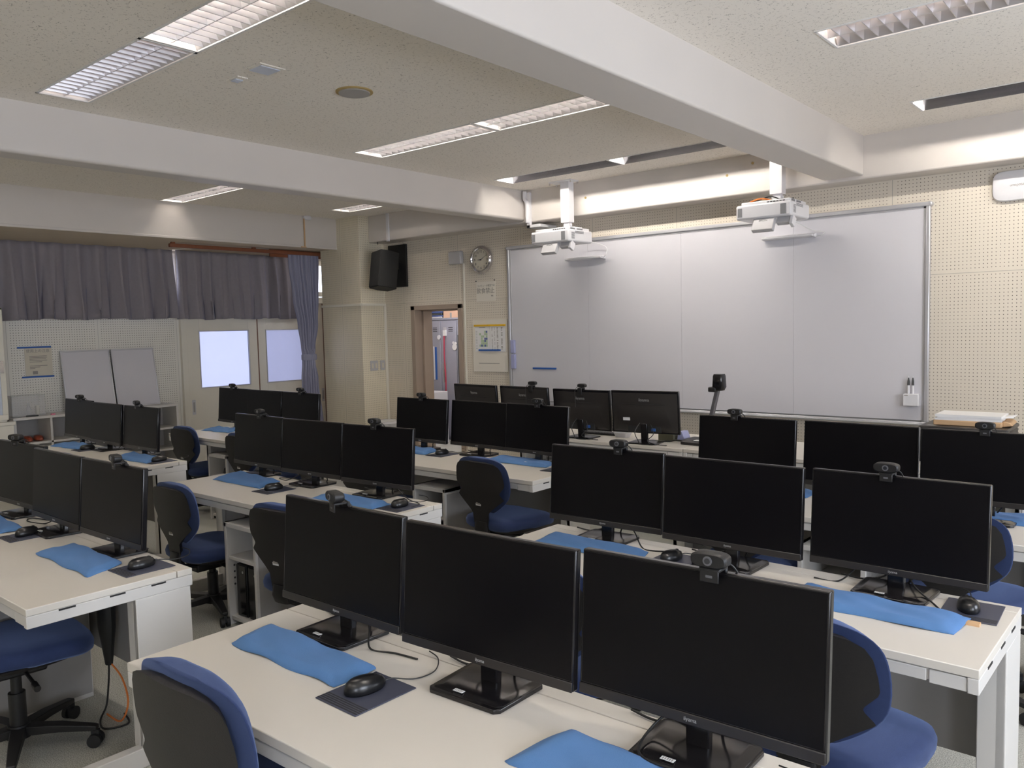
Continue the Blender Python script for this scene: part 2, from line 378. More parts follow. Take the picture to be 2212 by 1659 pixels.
sliding_door(2,5.87,7.00,-9.315,'pane2',.945,1.625,6.06,6.74,6.93)
g=G().box(-9.36,4.86,0,-9.25,4.93,2.06).box(-9.36,7.0,0,-9.25,7.06,2.06).box(-9.36,4.86,1.98,-9.25,7.06,2.06)
struct(obj('door_frame',g,'door',bevel=.003)).name='trim_8'
struct(obj('trim_9',G().box(-9.345,5.895,0,-9.268,5.91,1.98).box(-9.355,6.965,0,-9.24,6.985,1.98),'wood'))
for i,(a,b) in enumerate(((3.0,4.8),(4.9,5.95),(6.0,7.0))):
    r=bpy.data.objects.new('window_%d'%(i+4),None); COL.objects.link(r); struct(r)
    obj('pane',G().box(-9.298 if i==0 else -9.34,a,2.14,-9.288 if i==0 else -9.33,b,2.50),'transom',r)
    g=G()
    for q in ((a-.04,2.08,b+.04,2.14),(a-.04,2.50,b+.04,2.56),(a-.04,2.14,a,2.50),(b,2.14,b+.04,2.50)): g.box(-9.36,q[0],q[1],-9.27,q[2],q[3])
    obj('window_frame',g,'door',r,bevel=.003)
def curtain(y0,y1,z0,z1,x,seed,amp=.035,nf=14,slant=0):
    rnd=random.Random(seed); ph=[rnd.uniform(-.35,.35) for _ in range(nf+2)]; am=[rnd.uniform(.55,1.25) for _ in range(nf+2)]
    nu,nv=nf*12,14; g=G(); v=[]
    for j in range(nv+1):
        t=j/nv; z=z1+(z0-z1)*t
        for i in range(nu+1):
            s=i/nu*nf; k=int(min(s,nf-1e-6)); fr=s-k
            a=am[k]*(1-fr)+am[k+1]*fr; p=ph[k]*(1-fr)+ph[k+1]*fr
            w=math.sin(2*PI*(s+p*(.3+.7*t)))
            w=math.copysign(abs(w)**.8,w)+.25*math.sin(4*PI*s+ph[k]*6)
            dx=amp*a*w*(.45+.55*t)*.8+.01*math.sin(5*t+s*.7)
            dy=.35*amp*math.sin(4*PI*(s+p*t))*t+slant*t
            v.append((x+dx,y0+(y1-y0)*i/nu+dy,z+(.006*math.sin(s*2.1)+.004*math.sin(s*5.3))*(t>.99)))
    f=[(j*(nu+1)+i,j*(nu+1)+i+1,(j+1)*(nu+1)+i+1,(j+1)*(nu+1)+i) for j in range(nv) for i in range(nu)]
    g.add(v,f); return g
tag(obj('curtain',curtain(1.2,4.765,1.785,2.592,-9.175,3,.088,16),'curtain',solid=.004,angle=180),'dark grey pleated valance above the perforated wall and leaning whiteboards','curtain')
tag(obj('curtain',curtain(4.80,6.62,1.775,2.592,-9.175,9,.062,10),'curtain',solid=.004,angle=180),'dark grey pleated valance hanging above the sliding doors','curtain')
def tied():
    g=G(); v=[]; nu,nv=120,60
    key=[(2.57,5.85,6.30,.040,10),(2.46,5.85,6.30,.030,10),(2.0,5.90,6.28,.040,10),(1.69,5.955,6.255,.045,10),(1.40,5.985,6.195,.03,10),(1.285,5.995,6.172,.012,10),(1.22,5.99,6.18,.016,10),(1.0,5.965,6.215,.035,10),(.35,5.94,6.27,.05,10)]
    def at(z):
        for a,b in zip(key,key[1:]):
            if b[0]<=z<=a[0]:
                t=(a[0]-z)/(a[0]-b[0]); t=t*t*(3-2*t); return [a[k]*(1-t)+b[k]*t for k in range(4)]
        return list(key[-1][:4])
    for j in range(nv+1):
        z=2.57+(.35-2.57)*j/nv; q=at(z)
        for i in range(nu+1):
            s=i/nu; y=q[1]+(q[2]-q[1])*s
            w=math.sin(2*PI*9*s+.6*math.sin(z*2))+.35*math.sin(2*PI*15*s+z*3)
            bow=.06*math.sin(PI*s)*(1.4 if z<1.35 else .7)
            v.append((-8.45+q[3]*w*.45+bow,y,z))
    g.add(v,[(j*(nu+1)+i,j*(nu+1)+i+1,(j+1)*(nu+1)+i+1,(j+1)*(nu+1)+i) for j in range(nv) for i in range(nu)])
    return g
c=tag(obj('curtain',tied(),'curtain_blue',solid=.004,angle=180),'blue-grey floor-length curtain gathered with a tie at the sliding doors','curtain')
g=G(); rings=[]
for z in (1.24,1.25,1.30,1.315):
    e=.006 if z in(1.25,1.30) else 0; rings.append([(-8.43+(.062+e)*math.cos(2*PI*i/24),6.083+(.100+e)*math.sin(2*PI*i/24),z) for i in range(24)])
g.layers(rings); obj('tie_band',g,'curtain_blue',c)
r=thing('curtain_rail','brown wooden curtain rail under the ceiling soffit above the doors','curtain rail',(-8.40,5.35,2.555))
obj('rail',G().box(-.022,-1.02,-.022,.022,1.06,.018),'wood_red',r,bevel=.006)
for y in (-.98,.0,1.0): obj('bracket',G().box(-.016,y-.02,.0,.016,y+.02,.04),'wood_red',r)
tag(obj('fascia_board',G().box(-8.47,5.6,2.50,-8.455,6.40,2.59),'wood_red'),'short brown board beside the end of the curtain rail at the pillar','board')
# heat detector with wooden batten on the soffit
r=thing('heat_detector','white heat detector with a thin wooden batten below on the soffit','detector',(-7.955,5.80,2.92))
obj('body',G().layers([[( -0.005+.035*q*math.cos(t),.05*q*math.sin(t),z) for t in [2*PI*i/20 for i in range(20)]] for q,z in ((.8,.025),(1,.015),(1,-.005),(.7,-.022))]),'white',r)
obj('batten',G().box(-.014,-.055,-.335,-.004,-.040,-.01).box(-.014,-.10,-.345,-.002,-.03,-.333),'kraft',r)

# poster, magnets, leaning boards, shelf unit
XW=-9.298
r=thing('poster','yellowed notice sheet held up on the perforated wall by blue magnet bars','poster',(XW,3.295,1.35))
obj('sheet',G().box(0,-.128,-.155,.003,.135,.150),'paper_cream',r)
g=text_g('使用上の注意',.038)
RX=Matrix.Rotation(PI/2,4,'Z')@Matrix.Rotation(PI/2,4,'X')     # lettering that faces +X
obj('lettering',g.xf(RX),'ink_soft',r,loc=(.0035,0,.108),smooth=False)
g=G()
for i,(z,w_) in enumerate(((.055,.17),(.040,.17),(.025,.16),(.010,.17),(-.005,.12),(-.045,.17),(-.060,.10),(-.075,.05))): g.box(.003,-.085,z-.003,.0036,-.085+w_,z+.003)
obj('text_lines',g,'ink_soft',r)
obj('stamp',G().box(.003,-.06,-.135,.0036,-.012,-.10),'ink_soft',r)
tag(obj('magnet_bar',G().box(XW,3.10,1.490,XW+.012,3.425,1.508),'blue',bevel=.002),'long blue magnet bar along the top of the yellowed notice','magnet bar')
tag(obj('magnet_bar',G().box(XW,3.13,1.180,XW+.012,3.44,1.198),'blue',bevel=.002),'long blue magnet bar along the bottom of the yellowed notice','magnet bar')
def leaning_board(y0,y1,label,zt=1.450,zb=.800):
    r=thing('whiteboard',label,'whiteboard',(-9.155,(y0+y1)/2,zb)); r.rotation_euler=(0,math.atan2(-.115,zt-zb),0)
    h=(zt-zb)/math.cos(.17); w_=(y1-y0)/2
    obj('panel',G().box(-.014,-w_+.012,.012,-.002,w_-.012,h-.012),'board',r)
    g=G()
    for a in ((-w_,0,w_,.014),(-w_,h-.014,w_,h),(-w_,.014,-w_+.014,h-.014),(w_-.014,.014,w_,h-.014)): g.box(-.018,a[0],a[1],.002,a[2],a[3])
    obj('frame',g,'alu',r,bevel=.003)
leaning_board(3.50,4.015,'small blank whiteboard leaning on the shelf next to the yellowed notice')
leaning_board(4.03,4.515,'small blank whiteboard leaning on the shelf, farther from the notice')
r=thing('shelf_unit','low white open-cube shelf unit along the perforated wall','shelf',(-9.12,3.76,0))
ya,yb=-.85,.86
g=G().box(-.17,ya,.775,.17,yb,.80).box(-.17,ya,0,.17,ya+.025,.775).box(-.17,yb-.025,0,.17,yb,.775)
for y in (-.50,-.16,.18,.52): g.box(-.168,y-.011,.03,.166,y+.011,.775)
for z in (.53,.285,.035): g.box(-.168,ya+.02,z-.011,.166,yb-.02,z+.011)
obj('carcass',g,'steel',r,bevel=.002)
obj('back_panel',G().box(-.172,ya,0,-.165,yb,.78),'steel_grey',r)
for k,y in enumerate((3.07,3.17)):
    g=G().layers([[( -9.08+dx+a*math.cos(t),y+b*math.sin(t)+0,z) for t in [2*PI*i/20 for i in range(20)]] for dx,a,b,z in ((0,.085,.038,.541),(0,.092,.043,.555),(.0,.088,.040,.575),(-.01,.07,.034,.592),(-.02,.045,.02,.598))])
    tag(obj('slipper',g,'leather',sub=1),['brown leather slipper in the first shelf cube, beside the shelf end','brown leather slipper in the first shelf cube, next to the divider'][k],'slipper','brown slippers in the shelf')
r=thing('display_case','clear acrylic box standing on the end of the white shelf unit','case',(-9.12,3.08,.80))
g=G()
for a in ((-.09,-.15,0,.09,.16,.005),(-.09,-.15,.005,-.085,.16,.215),(.085,-.15,.005,.09,.16,.215),(-.09,-.15,.005,.09,-.145,.215),(-.09,.155,.005,.09,.16,.215),(-.09,-.15,.21,.09,.16,.216)): g.box(*a)
obj('box',g,'acrylic',r,bevel=.001)
tag(obj('bottle',G().layers([[( -9.12+q*math.cos(t),3.11+q*math.sin(t),z) for t in [2*PI*i/16 for i in range(16)]] for q,z in ((.022,.807),(.024,.815),(.024,.88),(.010,.90),(.010,.925),(.012,.93))]),'white_grey'),'small pale bottle inside the clear acrylic box','bottle')
tag(obj('can',G().cyl((-9.11,3.19,.807),(-9.11,3.19,.90),.02),'paper_cream'),'small cream tin inside the clear acrylic box','tin')
tag(obj('marker_pen',G().cyl((-8.99,3.04,.809),(-8.98,3.15,.809),.008),'ink'),'black marker pen lying on the shelf unit before the acrylic box','pen')
tag(obj('eraser',G().box(-9.0,3.27,.80,-8.97,3.31,.815),'pink',bevel=.004),'small pink eraser on the shelf unit beside the acrylic box','eraser')
r=thing('glass_cabinet','tall cream cabinet with glazed doors at the edge of the view','cabinet',(-9.09,2.36,.78))
g=G().box(.04,-.5,0,.05,.5,1.12).box(.05,-.5,0,.18,-.48,1.12).box(.05,.48,0,.18,.5,1.12).box(.05,-.5,0,.18,.5,.02).box(.05,-.5,1.10,.18,.5,1.12)
obj('carcass',g,'door',r,bevel=.003)
for s in (-1,1):
    a,b=(-.49,-.005) if s<0 else (.005,.49); g=G()
    for q in ((a,.02,b,.07),(a,1.05,b,1.10),(a,.07,a+.045,1.05),(b-.045,.07,b,1.05)): g.box(.18,q[0],q[1],.20,q[2],q[3])
    d=obj('door',g,'door',r,bevel=.002); obj('pane',G().box(.187,a+.045,.07,.190,b-.045,1.05),'vent_pane',d); obj('handle',G().box(.20,.44 if s>0 else -.03,.48,.208,.475 if s>0 else -.01,.60),'chrome',d)
tag(obj('low_cabinet',G().box(-9.28,1.86,.0,-8.87,2.885,.745).box(-9.28,1.85,.745,-8.86,2.90,.78),'door',bevel=.004),'low cream cabinet carrying the glazed cabinet','cabinet')

# ------------------------------------------------------------------ front wall
# doorway frame and reveal
g=G().box(-7.095,6.582,0,-7.03,6.70,1.865).box(-6.325,6.582,0,-6.265,6.70,1.865).box(-7.095,6.582,1.815,-6.265,6.70,1.868).box(-7.09,6.70,0,-7.00,6.84,1.85).box(-6.35,6.70,0,-6.27,6.84,1.85).box(-7.09,6.70,1.80,-6.27,6.84,1.86)
struct(obj('trim_10',g,'jamb',bevel=.003))
# whiteboard
r=thing('large_whiteboard','very wide wall whiteboard with aluminium frame filling the front wall','whiteboard',(-3.528,YF,.78))
X0,X1,H=-2.038,2.038,1.658
g=G()
xs=[X0+.045,-1.011,0,1.019,X1-.045]
for a,b in zip(xs,xs[1:]): g.box(a+.0008,-.022,.04,b-.0008,-.008,H-.035)
obj('panel',g,'board',r,smooth=False)
obj('backing',G().box(X0+.02,-.010,.02,X1-.02,-.001,H-.02),'steel_grey',r)
g=G()
for a in ((X0,0,X1,.030),(X0,H-.032,X1,H),(X0,.03,X0+.030,H-.03),(X1-.03,.03,X1,H-.03)): g.box(a[0],-.042,a[1],a[2],-.001,a[3])
for x in (X0,X1): g.cyl((x-.008*(1 if x<0 else -1)*-1,-.043,H-.016),(x,-.0,H-.016),.018,n=12)
obj('frame',g,'alu',r,bevel=.006)
obj('inner_edge',G().box(X0+.03,-.030,.03,X0+.047,-.006,H-.032).box(X0+.03,-.028,H-.044,X1-.03,-.006,H-.032).box(X1-.045,-.028,.03,X1-.03,-.006,H-.032),'white_grey',r)
obj('pen_ledge',G().box(X0+.05,-.075,.010,X1-.05,-.04,.022),'alu',r,bevel=.003)
# things on the board
tag(obj('magnet_bar',G().box(-5.25,6.566,1.150,-4.948,6.578,1.168),'blue',bevel=.002),'single blue magnet bar low on the large whiteboard','magnet bar')
for k,(z0,z1,dx) in enumerate(((1.315,1.455,0),(1.15,1.305,.004))):
    tag(obj('magnet_clip',G().box(-5.535+dx,6.548,z0,-5.480+dx,6.578,z1),'lavender',bevel=.008),['upper lavender magnetic clip beside the left edge of the large whiteboard','lower lavender magnetic clip beside the left edge of the large whiteboard'][k],'magnet')
def bar(x0,x1,z,label):
    r=thing('interactive_sensor',label,'sensor',((x0+x1)/2,6.578,z)); w_=(x1-x0)/2
    poly=[(-.001,.018),(-.066,.006),(-.072,-.006),(-.060,-.013),(-.001,-.016)]
    obj('body',G().prism(poly,-w_,w_,'x'),'white',r,bevel=.004)
    obj('end_cap',G().prism([(-.002,.016),(-.055,.005),(-.055,-.016),(-.002,-.022)],w_,w_+.015,'x'),'white',r,bevel=.003)
    return r
s1=bar(-4.77,-4.345,2.245,'white interactive sensor bar on the board below the left projector')
obj('cable',G().tube(spline([(.225,-.04,-.01),(.27,-.06,.02),(.26,-.05,.09),(.10,-.10,.15),(-.06,-.20,.165)],8),.0035,6),'cable_white',s1)
s2=bar(-2.752,-2.335,2.272,'white interactive sensor bar on the board below the right projector')
obj('cable',G().tube(spline([(.22,-.03,-.015),(.28,-.05,-.01),(.30,-.05,.01),(.22,-.08,.03),(.13,-.15,.09),(.08,-.25,.14)],8),.0035,6),'cable_white',s2)
r=thing('pen_box','small white box holding two pens on the large whiteboard','box',(-1.60,6.576,.93))
obj('tray',G().box(-.055,-.055,0,.055,0,.092),'white',r,bevel=.006)
obj('print',G().box(-.045,-.0558,.078,-.02,-.055,.083),'ink_soft',r)
for k,x in enumerate((-.022,.008)):
    p=tag(obj('electronic_pen',G().cyl((0,0,0),(0,0,.085),.009,n=12).cyl((0,0,.14),(0,0,.155),.004,.003,n=10),'white',loc=(-1.60+x,6.55,1.0)),['white electronic pen with black tip in the pen box, nearer the board centre','white electronic pen with black tip in the pen box, nearer the board edge'][k],'pen','pens in the pen box')
    obj('pen_tip',G().cyl((0,0,.085),(0,0,.115),.0095,.008,n=12).cyl((0,0,.115),(0,0,.142),.008,.004,n=12),'ink',p)
# clock
r=thing('wall_clock','round silver wall clock with cream face and black hands','clock',(-5.945,6.598,2.33))
R0=.150
prof=[(R0,0),(R0+.004,-.02),(R0-.004,-.040),(R0-.022,-.048),(R0-.034,-.036),(R0-.036,-.02)]
obj('rim',G().layers([[(q*math.cos(2*PI*i/48),y,q*math.sin(2*PI*i/48)) for i in range(48)] for q,y in prof]),'chrome',r,angle=60)
obj('dial',G().cyl((0,-.021,0),(0,-.0225,0),R0-.034,n=48),'paper_cream',r)
g=G()
for h in range(1,13):
    a=PI/2-h*PI/6; t=text_g(str(h),.036,.0006).xf(Matrix.Translation((.090*math.cos(a),-.0235,.090*math.sin(a)))@FRONT); g.add(t.v,t.f)
obj('numerals',g,'ink',r,smooth=False)
def hand(ang,l,w_,tail): 
    c_,s_=math.cos(ang),math.sin(ang); return G().prism([(-tail*c_-w_*s_,-tail*s_+w_*c_),(l*c_,l*s_),(-tail*c_+w_*s_,-tail*s_-w_*c_)],-.0265,-.0255,'y')
obj('hour_hand',hand(PI,.058,.007,.008),'ink',r); obj('minute_hand',hand(PI/2-PI/3.05,.085,.004,.010),'ink',r)
# wall access box, conduit, sign, notice board
r=thing('wifi_box','small white box on the wall between speaker and clock','router',(-6.318,6.598,2.378))
obj('body',G().box(-.095,-.055,-.072,.095,0,.072),'white_grey',r,bevel=.012)
tag(obj('conduit',G().box(-6.235,6.585,.05,-6.213,6.60,2.31),'door',bevel=.003),'thin cream conduit dropping from the white wall box beside the doorway','conduit')
r=thing('notice_sheet','cream no eating or drinking notice pinned below the clock','notice',(-5.900,6.598,1.985))
obj('sheet',G().box(-.142,-.004,-.105,.138,-.001,.108),'paper_warm',r)
letters('lettering','飲食禁止',.066,'ink_soft',r,(-.005,-.0045,.005)); letters('small_lettering','コンピュータ教室では',.026,'ink_soft',r,(.0,-.0045,.062)); letters('signature','教務',.016,'ink_soft',r,(.09,-.0045,-.05))
obj('pin',G().cyl((-.142,-.001,.118),(-.142,-.012,.118),.006,n=10),'ink',r); obj('pin',G().cyl((.128,-.001,.118),(.128,-.012,.118),.006,n=10),'ink',r)
r=thing('notice_board','cream card board beside the large whiteboard','board',(-5.850,6.598,1.395))
obj('backing',G().box(-.255,-.014,-.285,.245,-.001,.285),'paper_warm',r,bevel=.003)
obj('slot',G().box(-.17,-.016,-.195,.13,-.0141,-.190),'ink_soft',r)
YP=6.583
for k,(a,b) in enumerate(((-6.066,-5.845),(-5.845,-5.625))):
    p=thing('timetable_sheet',['white sheet with green and blue timetable grid on the card board','white sheet printed with columns of small text on the card board'][k],'sheet',((a+b)/2,YP,1.475))
    obj('sheet',G().box(-.108,-.003,-.145,.108,0,.14),'paper',p)
    g=G(); rnd=random.Random(5+k)
    if k==0:
        for ix in range(5):
            for iz in range(7):
                if rnd.random()<.72: g.box(-.045+ix*.024,-.0036,-.09+iz*.025,-.045+ix*.024+.022,-.003,-.09+iz*.025+.023,0 if rnd.random()<.8 else 1)
        obj('printed_grid',g,['green','navy'],p)
        g=G().box(-.05,-.0036,.118,.045,-.003,.122)
        for i in range(12): g.box(-.098,-.0036,-.11+i*.017,-.075,-.003,-.107+i*.017)
        obj('text_lines',g,'ink_soft',p)
    else:
        for cx,w_ in ((-.085,.012),(-.045,.008),(-.012,.022),(.048,.026)):
            for i in range(18):
                if rnd.random()<.8: g.box(cx,-.0036,-.12+i*.0135,cx+w_*rnd.uniform(.7,1),-.003,-.113+i*.0135)
        obj('text_lines',g,'ink_soft',p)
for k,(a,b) in enumerate(((-6.07,-5.850),(-5.848,-5.618))):
    tag(obj('magnet_bar',G().box(a,6.568,1.606,b,6.580,1.626),'yellow',bevel=.002),['yellow magnet bar over the green timetable sheet','yellow magnet bar over the sheet of text columns'][k],'magnet bar')
tag(obj('magnet_bar',G().box(-6.010,6.568,1.338,-5.695,6.580,1.356),'blue',bevel=.002),'blue magnet bar under the two timetable sheets','magnet bar')
# access point
r=thing('access_point','rounded white wireless access point high on the perforated wall','router',(-.965,6.598,2.487))
obj('body',G().layers([[(x,y,z) for x,z,_ in sq_ring(0,0,0,a,b,4.2,40)] for a,b,y in ((.130,.100,0),(.136,.106,-.012),(.130,.100,-.032),(.105,.08,-.040))]),'white',r)
letters('lettering','umap066',.024,'ink_soft',r,(.018,-.0405,.0))
# light switches on pillar side
for k,(y,w_) in enumerate(((6.385,.058),(6.52,.035))):
    p=thing('light_switch',['double light switch plate on the pillar side','narrow single light switch plate on the pillar side'][k],'switch',(-7.558,y,1.165))
    obj('plate',G().box(0,-w_,-.06,.008,w_,.06),'chrome' if 0 else 'white_grey',p,bevel=.003)
    for q in ((-.028,.028) if k==0 else (0,)): obj('rocker',G().box(.008,q-.014,-.03,.012,q+.014,.03),'paper_cream',p,bevel=.002)
# wall speaker
r=thing('wall_speaker','black tilted loudspeaker on a black mounting plate beside the pillar','speaker',(-7.29,6.6,2.36))
obj('mounting_plate',G().box(-.155,-.03,-.26,.155,-.002,.24),'speaker',r,bevel=.004)
obj('bracket',G().box(-.03,-.22,-.05,.03,-.02,.03),'plastic',r)
poly=[(-.145,-.06),(-.12,-.17),(.12,-.17),(.145,-.06),(.11,.07),(-.11,.07)]
g=G().prism(poly,-.215,.215,'z')
cb=obj('cabinet',g,'speaker',r,loc=(.07,-.235,-.085),rot=(math.radians(-9),math.radians(-4),math.radians(-14)),bevel=.006)
g=G().prism([(-.138,-.062),(-.115,-.176),(.115,-.176),(.138,-.062)],-.20,.20,'z'); obj('grille',g,'speaker',cb)
obj('cable',G().tube(spline([(-.09,-.24,.24),(-.14,-.2,.30),(-.05,-.15,.32),(.0,-.2,.27),(-.06,-.12,.30),(.08,-.04,.27)],8),.004,6),'cable',r)
obj('hook',G().tube(spline([(.12,-.02,.24),(.12,-.05,.28),(.15,-.04,.29),(.15,-.01,.27)],6),.004,6),'chrome',r)
# projectors
def projector(x,y,z,poletop,label,orange=False):
    r=thing('projector',label,'projector',(x,y,z))
    obj('housing',G().box(-.215,-.19,-.055,.215,.19,.055),'white',r,bevel=.014,seg=3)
    obj('top_cover',G().box(-.185,-.16,.05,.195,.17,.078),'white',r,bevel=.006)
    obj('front_vent',G().box(-.200,-.1915,-.035,-.165,-.190,.032),'grille',r)
    obj('front_vent',G().box(.135,-.1915,-.040,.178,-.190,.036),'grille',r)
    g=G()
    for i in range(7): g.box(.2150,-.14,-.030+i*.009,.2165,-.095,-.025+i*.009)
    for i in range(4): g.box(.2150,-.085,.022+i*.006,.2165,.05,.025+i*.006)
    for i in range(2): g.box(.1950,-.13+i*.10,.058,.1965,-.06+i*.12,.072)
    obj('vent_grille',g,'grille',r)
    g=G()
    for i in range(6): g.box(.02+i*.024,-.161,.060,.038+i*.024,-.1595,.067)
    obj('top_vent',g,'ink',r)
    m=Matrix.Rotation(math.radians(-28),4,'X')
    g=G().box(-.10,-.012,-.115,.065,.03,.0); g.xf(Matrix.Translation((.02,-.16,-.05))@m)
    lp=obj('mirror_cover',g,'white_grey',r,bevel=.005)
    t=text_g('EPSON',.022).xf(Matrix.Translation((.0,-.16,-.05))@m@Matrix.Translation((0,-.0125,-.035))@FRONT); obj('lettering',t,'ink',lp,smooth=False)
    g=G().box(.068,-.008,-.06,.168,.03,.0); g.xf(Matrix.Translation((.02,-.12,-.05))@m); obj('lens_recess',g,'white_grey',r,bevel=.004)
    g=G().box(.168,-.012,-.075,.195,.05,.0); g.xf(Matrix.Translation((.02,-.12,-.05))@m); obj('side_fin',g,'white',r,bevel=.004)
    zt=poletop-z
    obj('mount_pole',G().box(-.052,.06,.15,.048,.14,zt),'white',r,bevel=.004)
    g=G().box(-.03,.075,.105,.03,.125,.155).box(-.11,.03,.09,.12,.045,.10).box(-.11,.15,.09,.12,.165,.10).box(-.11,.03,.085,-.095,.165,.098).box(.105,.03,.085,.12,.165,.098).cyl((-.045,.10,.125),(.045,.10,.125),.012,n=10).cyl((0,.1,.078),(0,.1,.11),.03,n=14)
    obj('mount_bracket',g,'white',r,bevel=.002)
    g=G().box(-.16,.02,zt-.012,.10,.15,zt)
    obj('ceiling_plate',g,'white',r,bevel=.003)
    for bx,by in ((-.15,.03),(.09,.03),(-.15,.14),(.09,.14)): obj('bolt',G().cyl((bx,by,zt-.03),(bx,by,zt),.007,n=8),'chrome',r)
    if orange:
        obj('orange_cable',G().tube(spline([(-.14,-.10,.085),(-.05,-.12,.10),(.02,-.10,.085),(-.02,.0,.095),(-.13,-.02,.085),(-.18,.06,.085)],8),.006,6),'orange',r)
        obj('black_cable',G().tube(spline([(-.10,-.1,.085),(-.03,.03,.13),(.05,.08,.10),(.15,.03,.098)],8),.005,6),'cable',r)
    return r
projector(-4.525,6.135,2.408,CZ,'white ceiling projector over the board end nearer the clock')
projector(-2.505,6.145,2.425,CZ,'white ceiling projector with orange cable over the board centre',True)

# ------------------------------------------------------------------ room behind the doorway
struct(obj('wall_locker_room',G().box(-9.4,8.68,0,-5.2,8.78,3.1).box(-9.5,7.15,0,-9.4,8.78,3.1).box(-5.3,6.72,0,-5.2,8.78,3.1),'paint_warm'))
struct(obj('trim_11',G().box(-9.4,6.75,2.6,-5.2,8.7,2.65),'paint'))
l=thing('ceiling_light','plain lit ceiling light in the locker room behind the doorway','ceiling light',(-7.2,7.5,2.58))
obj('housing',G().box(-.62,-.1,-.02,.62,.1,.02),'troffer',l); obj('tube',G().cyl((-.55,0,-.04),(.55,0,-.04),.02,n=12),'tube_room',l)
r=thing('locker_unit','row of tall grey steel lockers seen through the doorway','locker',(-7.90,8.2,0))
obj('carcass',G().box(-.94,.02,0,.62,.48,1.744).box(-.94,-.005,1.715,.62,.02,1.744),'locker',r,bevel=.003)
for i in range(5):
    x=-.94+i*.312; d=obj('door',G().box(x+.006,-.012,.05,x+.304,.02,1.705),'locker',r,bevel=.004)
    g=G()
    for j in range(3): g.box(x+.16,-.0135,1.60-j*.025,x+.245,-.0118,1.61-j*.025)
    obj('vent',g,'ink',d); obj('name_holder',G().box(x+.06,-.015,1.565,x+.12,-.012,1.61),'white_grey',d)
    h=obj('handle',G().box(x+.04,-.016,.82,x+.105,-.012,1.10),'steel_grey',d); obj('grip_slot',G().box(x+.06,-.0175,.83,x+.09,-.0161,1.02),'ink',h)
ZL=1.744
def lk(name,x0,x1,z0,z1,m,label,cat,y=8.186,t=.006): return tag(obj(name,G().box(x0,y-t,z0,x1,y,z1),m,bevel=.001),label,cat)
tag(obj('circle_magnet',G().cyl((-8.24,8.186,1.47),(-8.24,8.172,1.47),.032,n=20),'white'),'round white hook magnet on the middle locker door','hook')
lk('key_tag',-8.150,-8.09,1.49,1.57,'paper','square white tag hanging between the locker doors','tag',t=.02)
lk('file_strip',-8.335,-8.30,.86,1.33,'blue','long blue file strip stuck to the middle locker door','file')
lk('file_strip',-8.365,-8.345,.86,1.34,'paper','narrow white file strip beside the blue one on the locker','file')
lk('file_strip',-8.485,-8.455,1.06,1.52,'kraft','long yellowish file strip on the locker nearest the jamb','file')
lk('paper_sheet',-8.56,-8.505,1.20,1.50,'paper','white sheet with red print on the locker nearest the jamb','sheet')
g=G().prism([(-8.54,1.04),(-8.44,1.02),(-8.37,.60),(-8.54,.58)],8.165,8.168,'y'); tag(obj('paper_sheet',g,'paper'),'white printed sheet hanging off the locker nearest the jamb','sheet')
g=G().cyl((-7.94,8.186,1.33),(-7.94,8.178,1.33),.045,n=9).cyl((-7.96,8.186,1.39),(-7.96,8.178,1.39),.02,n=9).cyl((-7.915,8.186,1.38),(-7.915,8.178,1.38),.02,n=9); tag(obj('sticker',g,'paper'),'white animal-shaped sticker on the locker door','sticker')
tag(obj('red_strap',G().tube(spline([(-8.125,8.165,1.49),(-8.13,8.165,1.2),(-8.115,8.165,.9),(-8.12,8.165,.62)],6),.010,8),'red'),'red strap hanging in front of the grey lockers','strap')
tag(obj('ruler',G().obox((-8.11,8.16,.47),(.03,.005,.22),Matrix.Rotation(.12,3,'Y')),'paper'),'short white ruler hanging under the red strap','ruler')
tag(obj('dark_strap',G().tube([(-7.86,8.17,1.5),(-7.862,8.17,1.1),(-7.85,8.17,.75)],.006,6),'ink'),'dark cord hanging on the locker beside the frame','cord')
tag(obj('tag_holder',G().box(-7.88,8.15,.64,-7.83,8.17,.78),'sticker',bevel=.004),'bright white tag at the end of the dark locker cord','tag')
r=thing('cardboard_box','brown cardboard parcel box with printed smile arrow on the lockers','box',(-8.01,8.35,ZL))
obj('carton',G().box(-.15,-.15,0,.17,.15,.20),'card',r,bevel=.003)
g=G().tube(spline([(-.07,-.153,.135),(-.02,-.153,.105),(.04,-.153,.105),(.085,-.153,.13)],6),.005,6).tube([(.065,-.153,.14),(.085,-.153,.13),(.078,-.153,.108)],.004,6); obj('printed_arrow',g,'ink',r)
obj('tape',G().box(-.02,-.152,.0,.015,-.1502,.07).box(-.02,-.152,.15,.015,-.1502,.2),'steel_grey',r)
z=ZL
for k,(h,m,lab,x0,x1) in enumerate(((.022,'paper','white binder at the bottom of the pile on the lockers',-.15,.12),(.018,'navy','dark binder second from the bottom of the locker pile',-.16,.13),(.030,'ink','black folded bag in the middle of the locker pile',-.15,.12),(.030,'navy','navy folded bag near the top of the locker pile',-.16,.14),(.022,'ink','flat black case below the white box on the locker pile',-.14,.10),(.035,'paper','small white box on top of the locker pile',-.09,.06))):
    tag(obj(('storage_box' if 'box' in lab else ('folded_bag' if 'bag' in lab else 'binder')),G().box(-8.355+x0,8.24,z,-8.355+x1,8.44,z+h),m,bevel=min(.012,h*.4)),lab,'box' if 'box' in lab else ('bag' if 'bag' in lab else 'binder')); z+=h
r=thing('drawer_cabinet','small white drawer cabinet with grey drawer fronts before the lockers','cabinet',(-8.10,7.86,0))
obj('carcass',G().box(-.22,-.16,0,.16,.16,.72),'white',r,bevel=.006)
for zz in (.12,.30,.48,.60): obj('drawer',G().box(-.20,-.168,zz,.14,-.16,zz+.085),'steel_grey',r,bevel=.003)
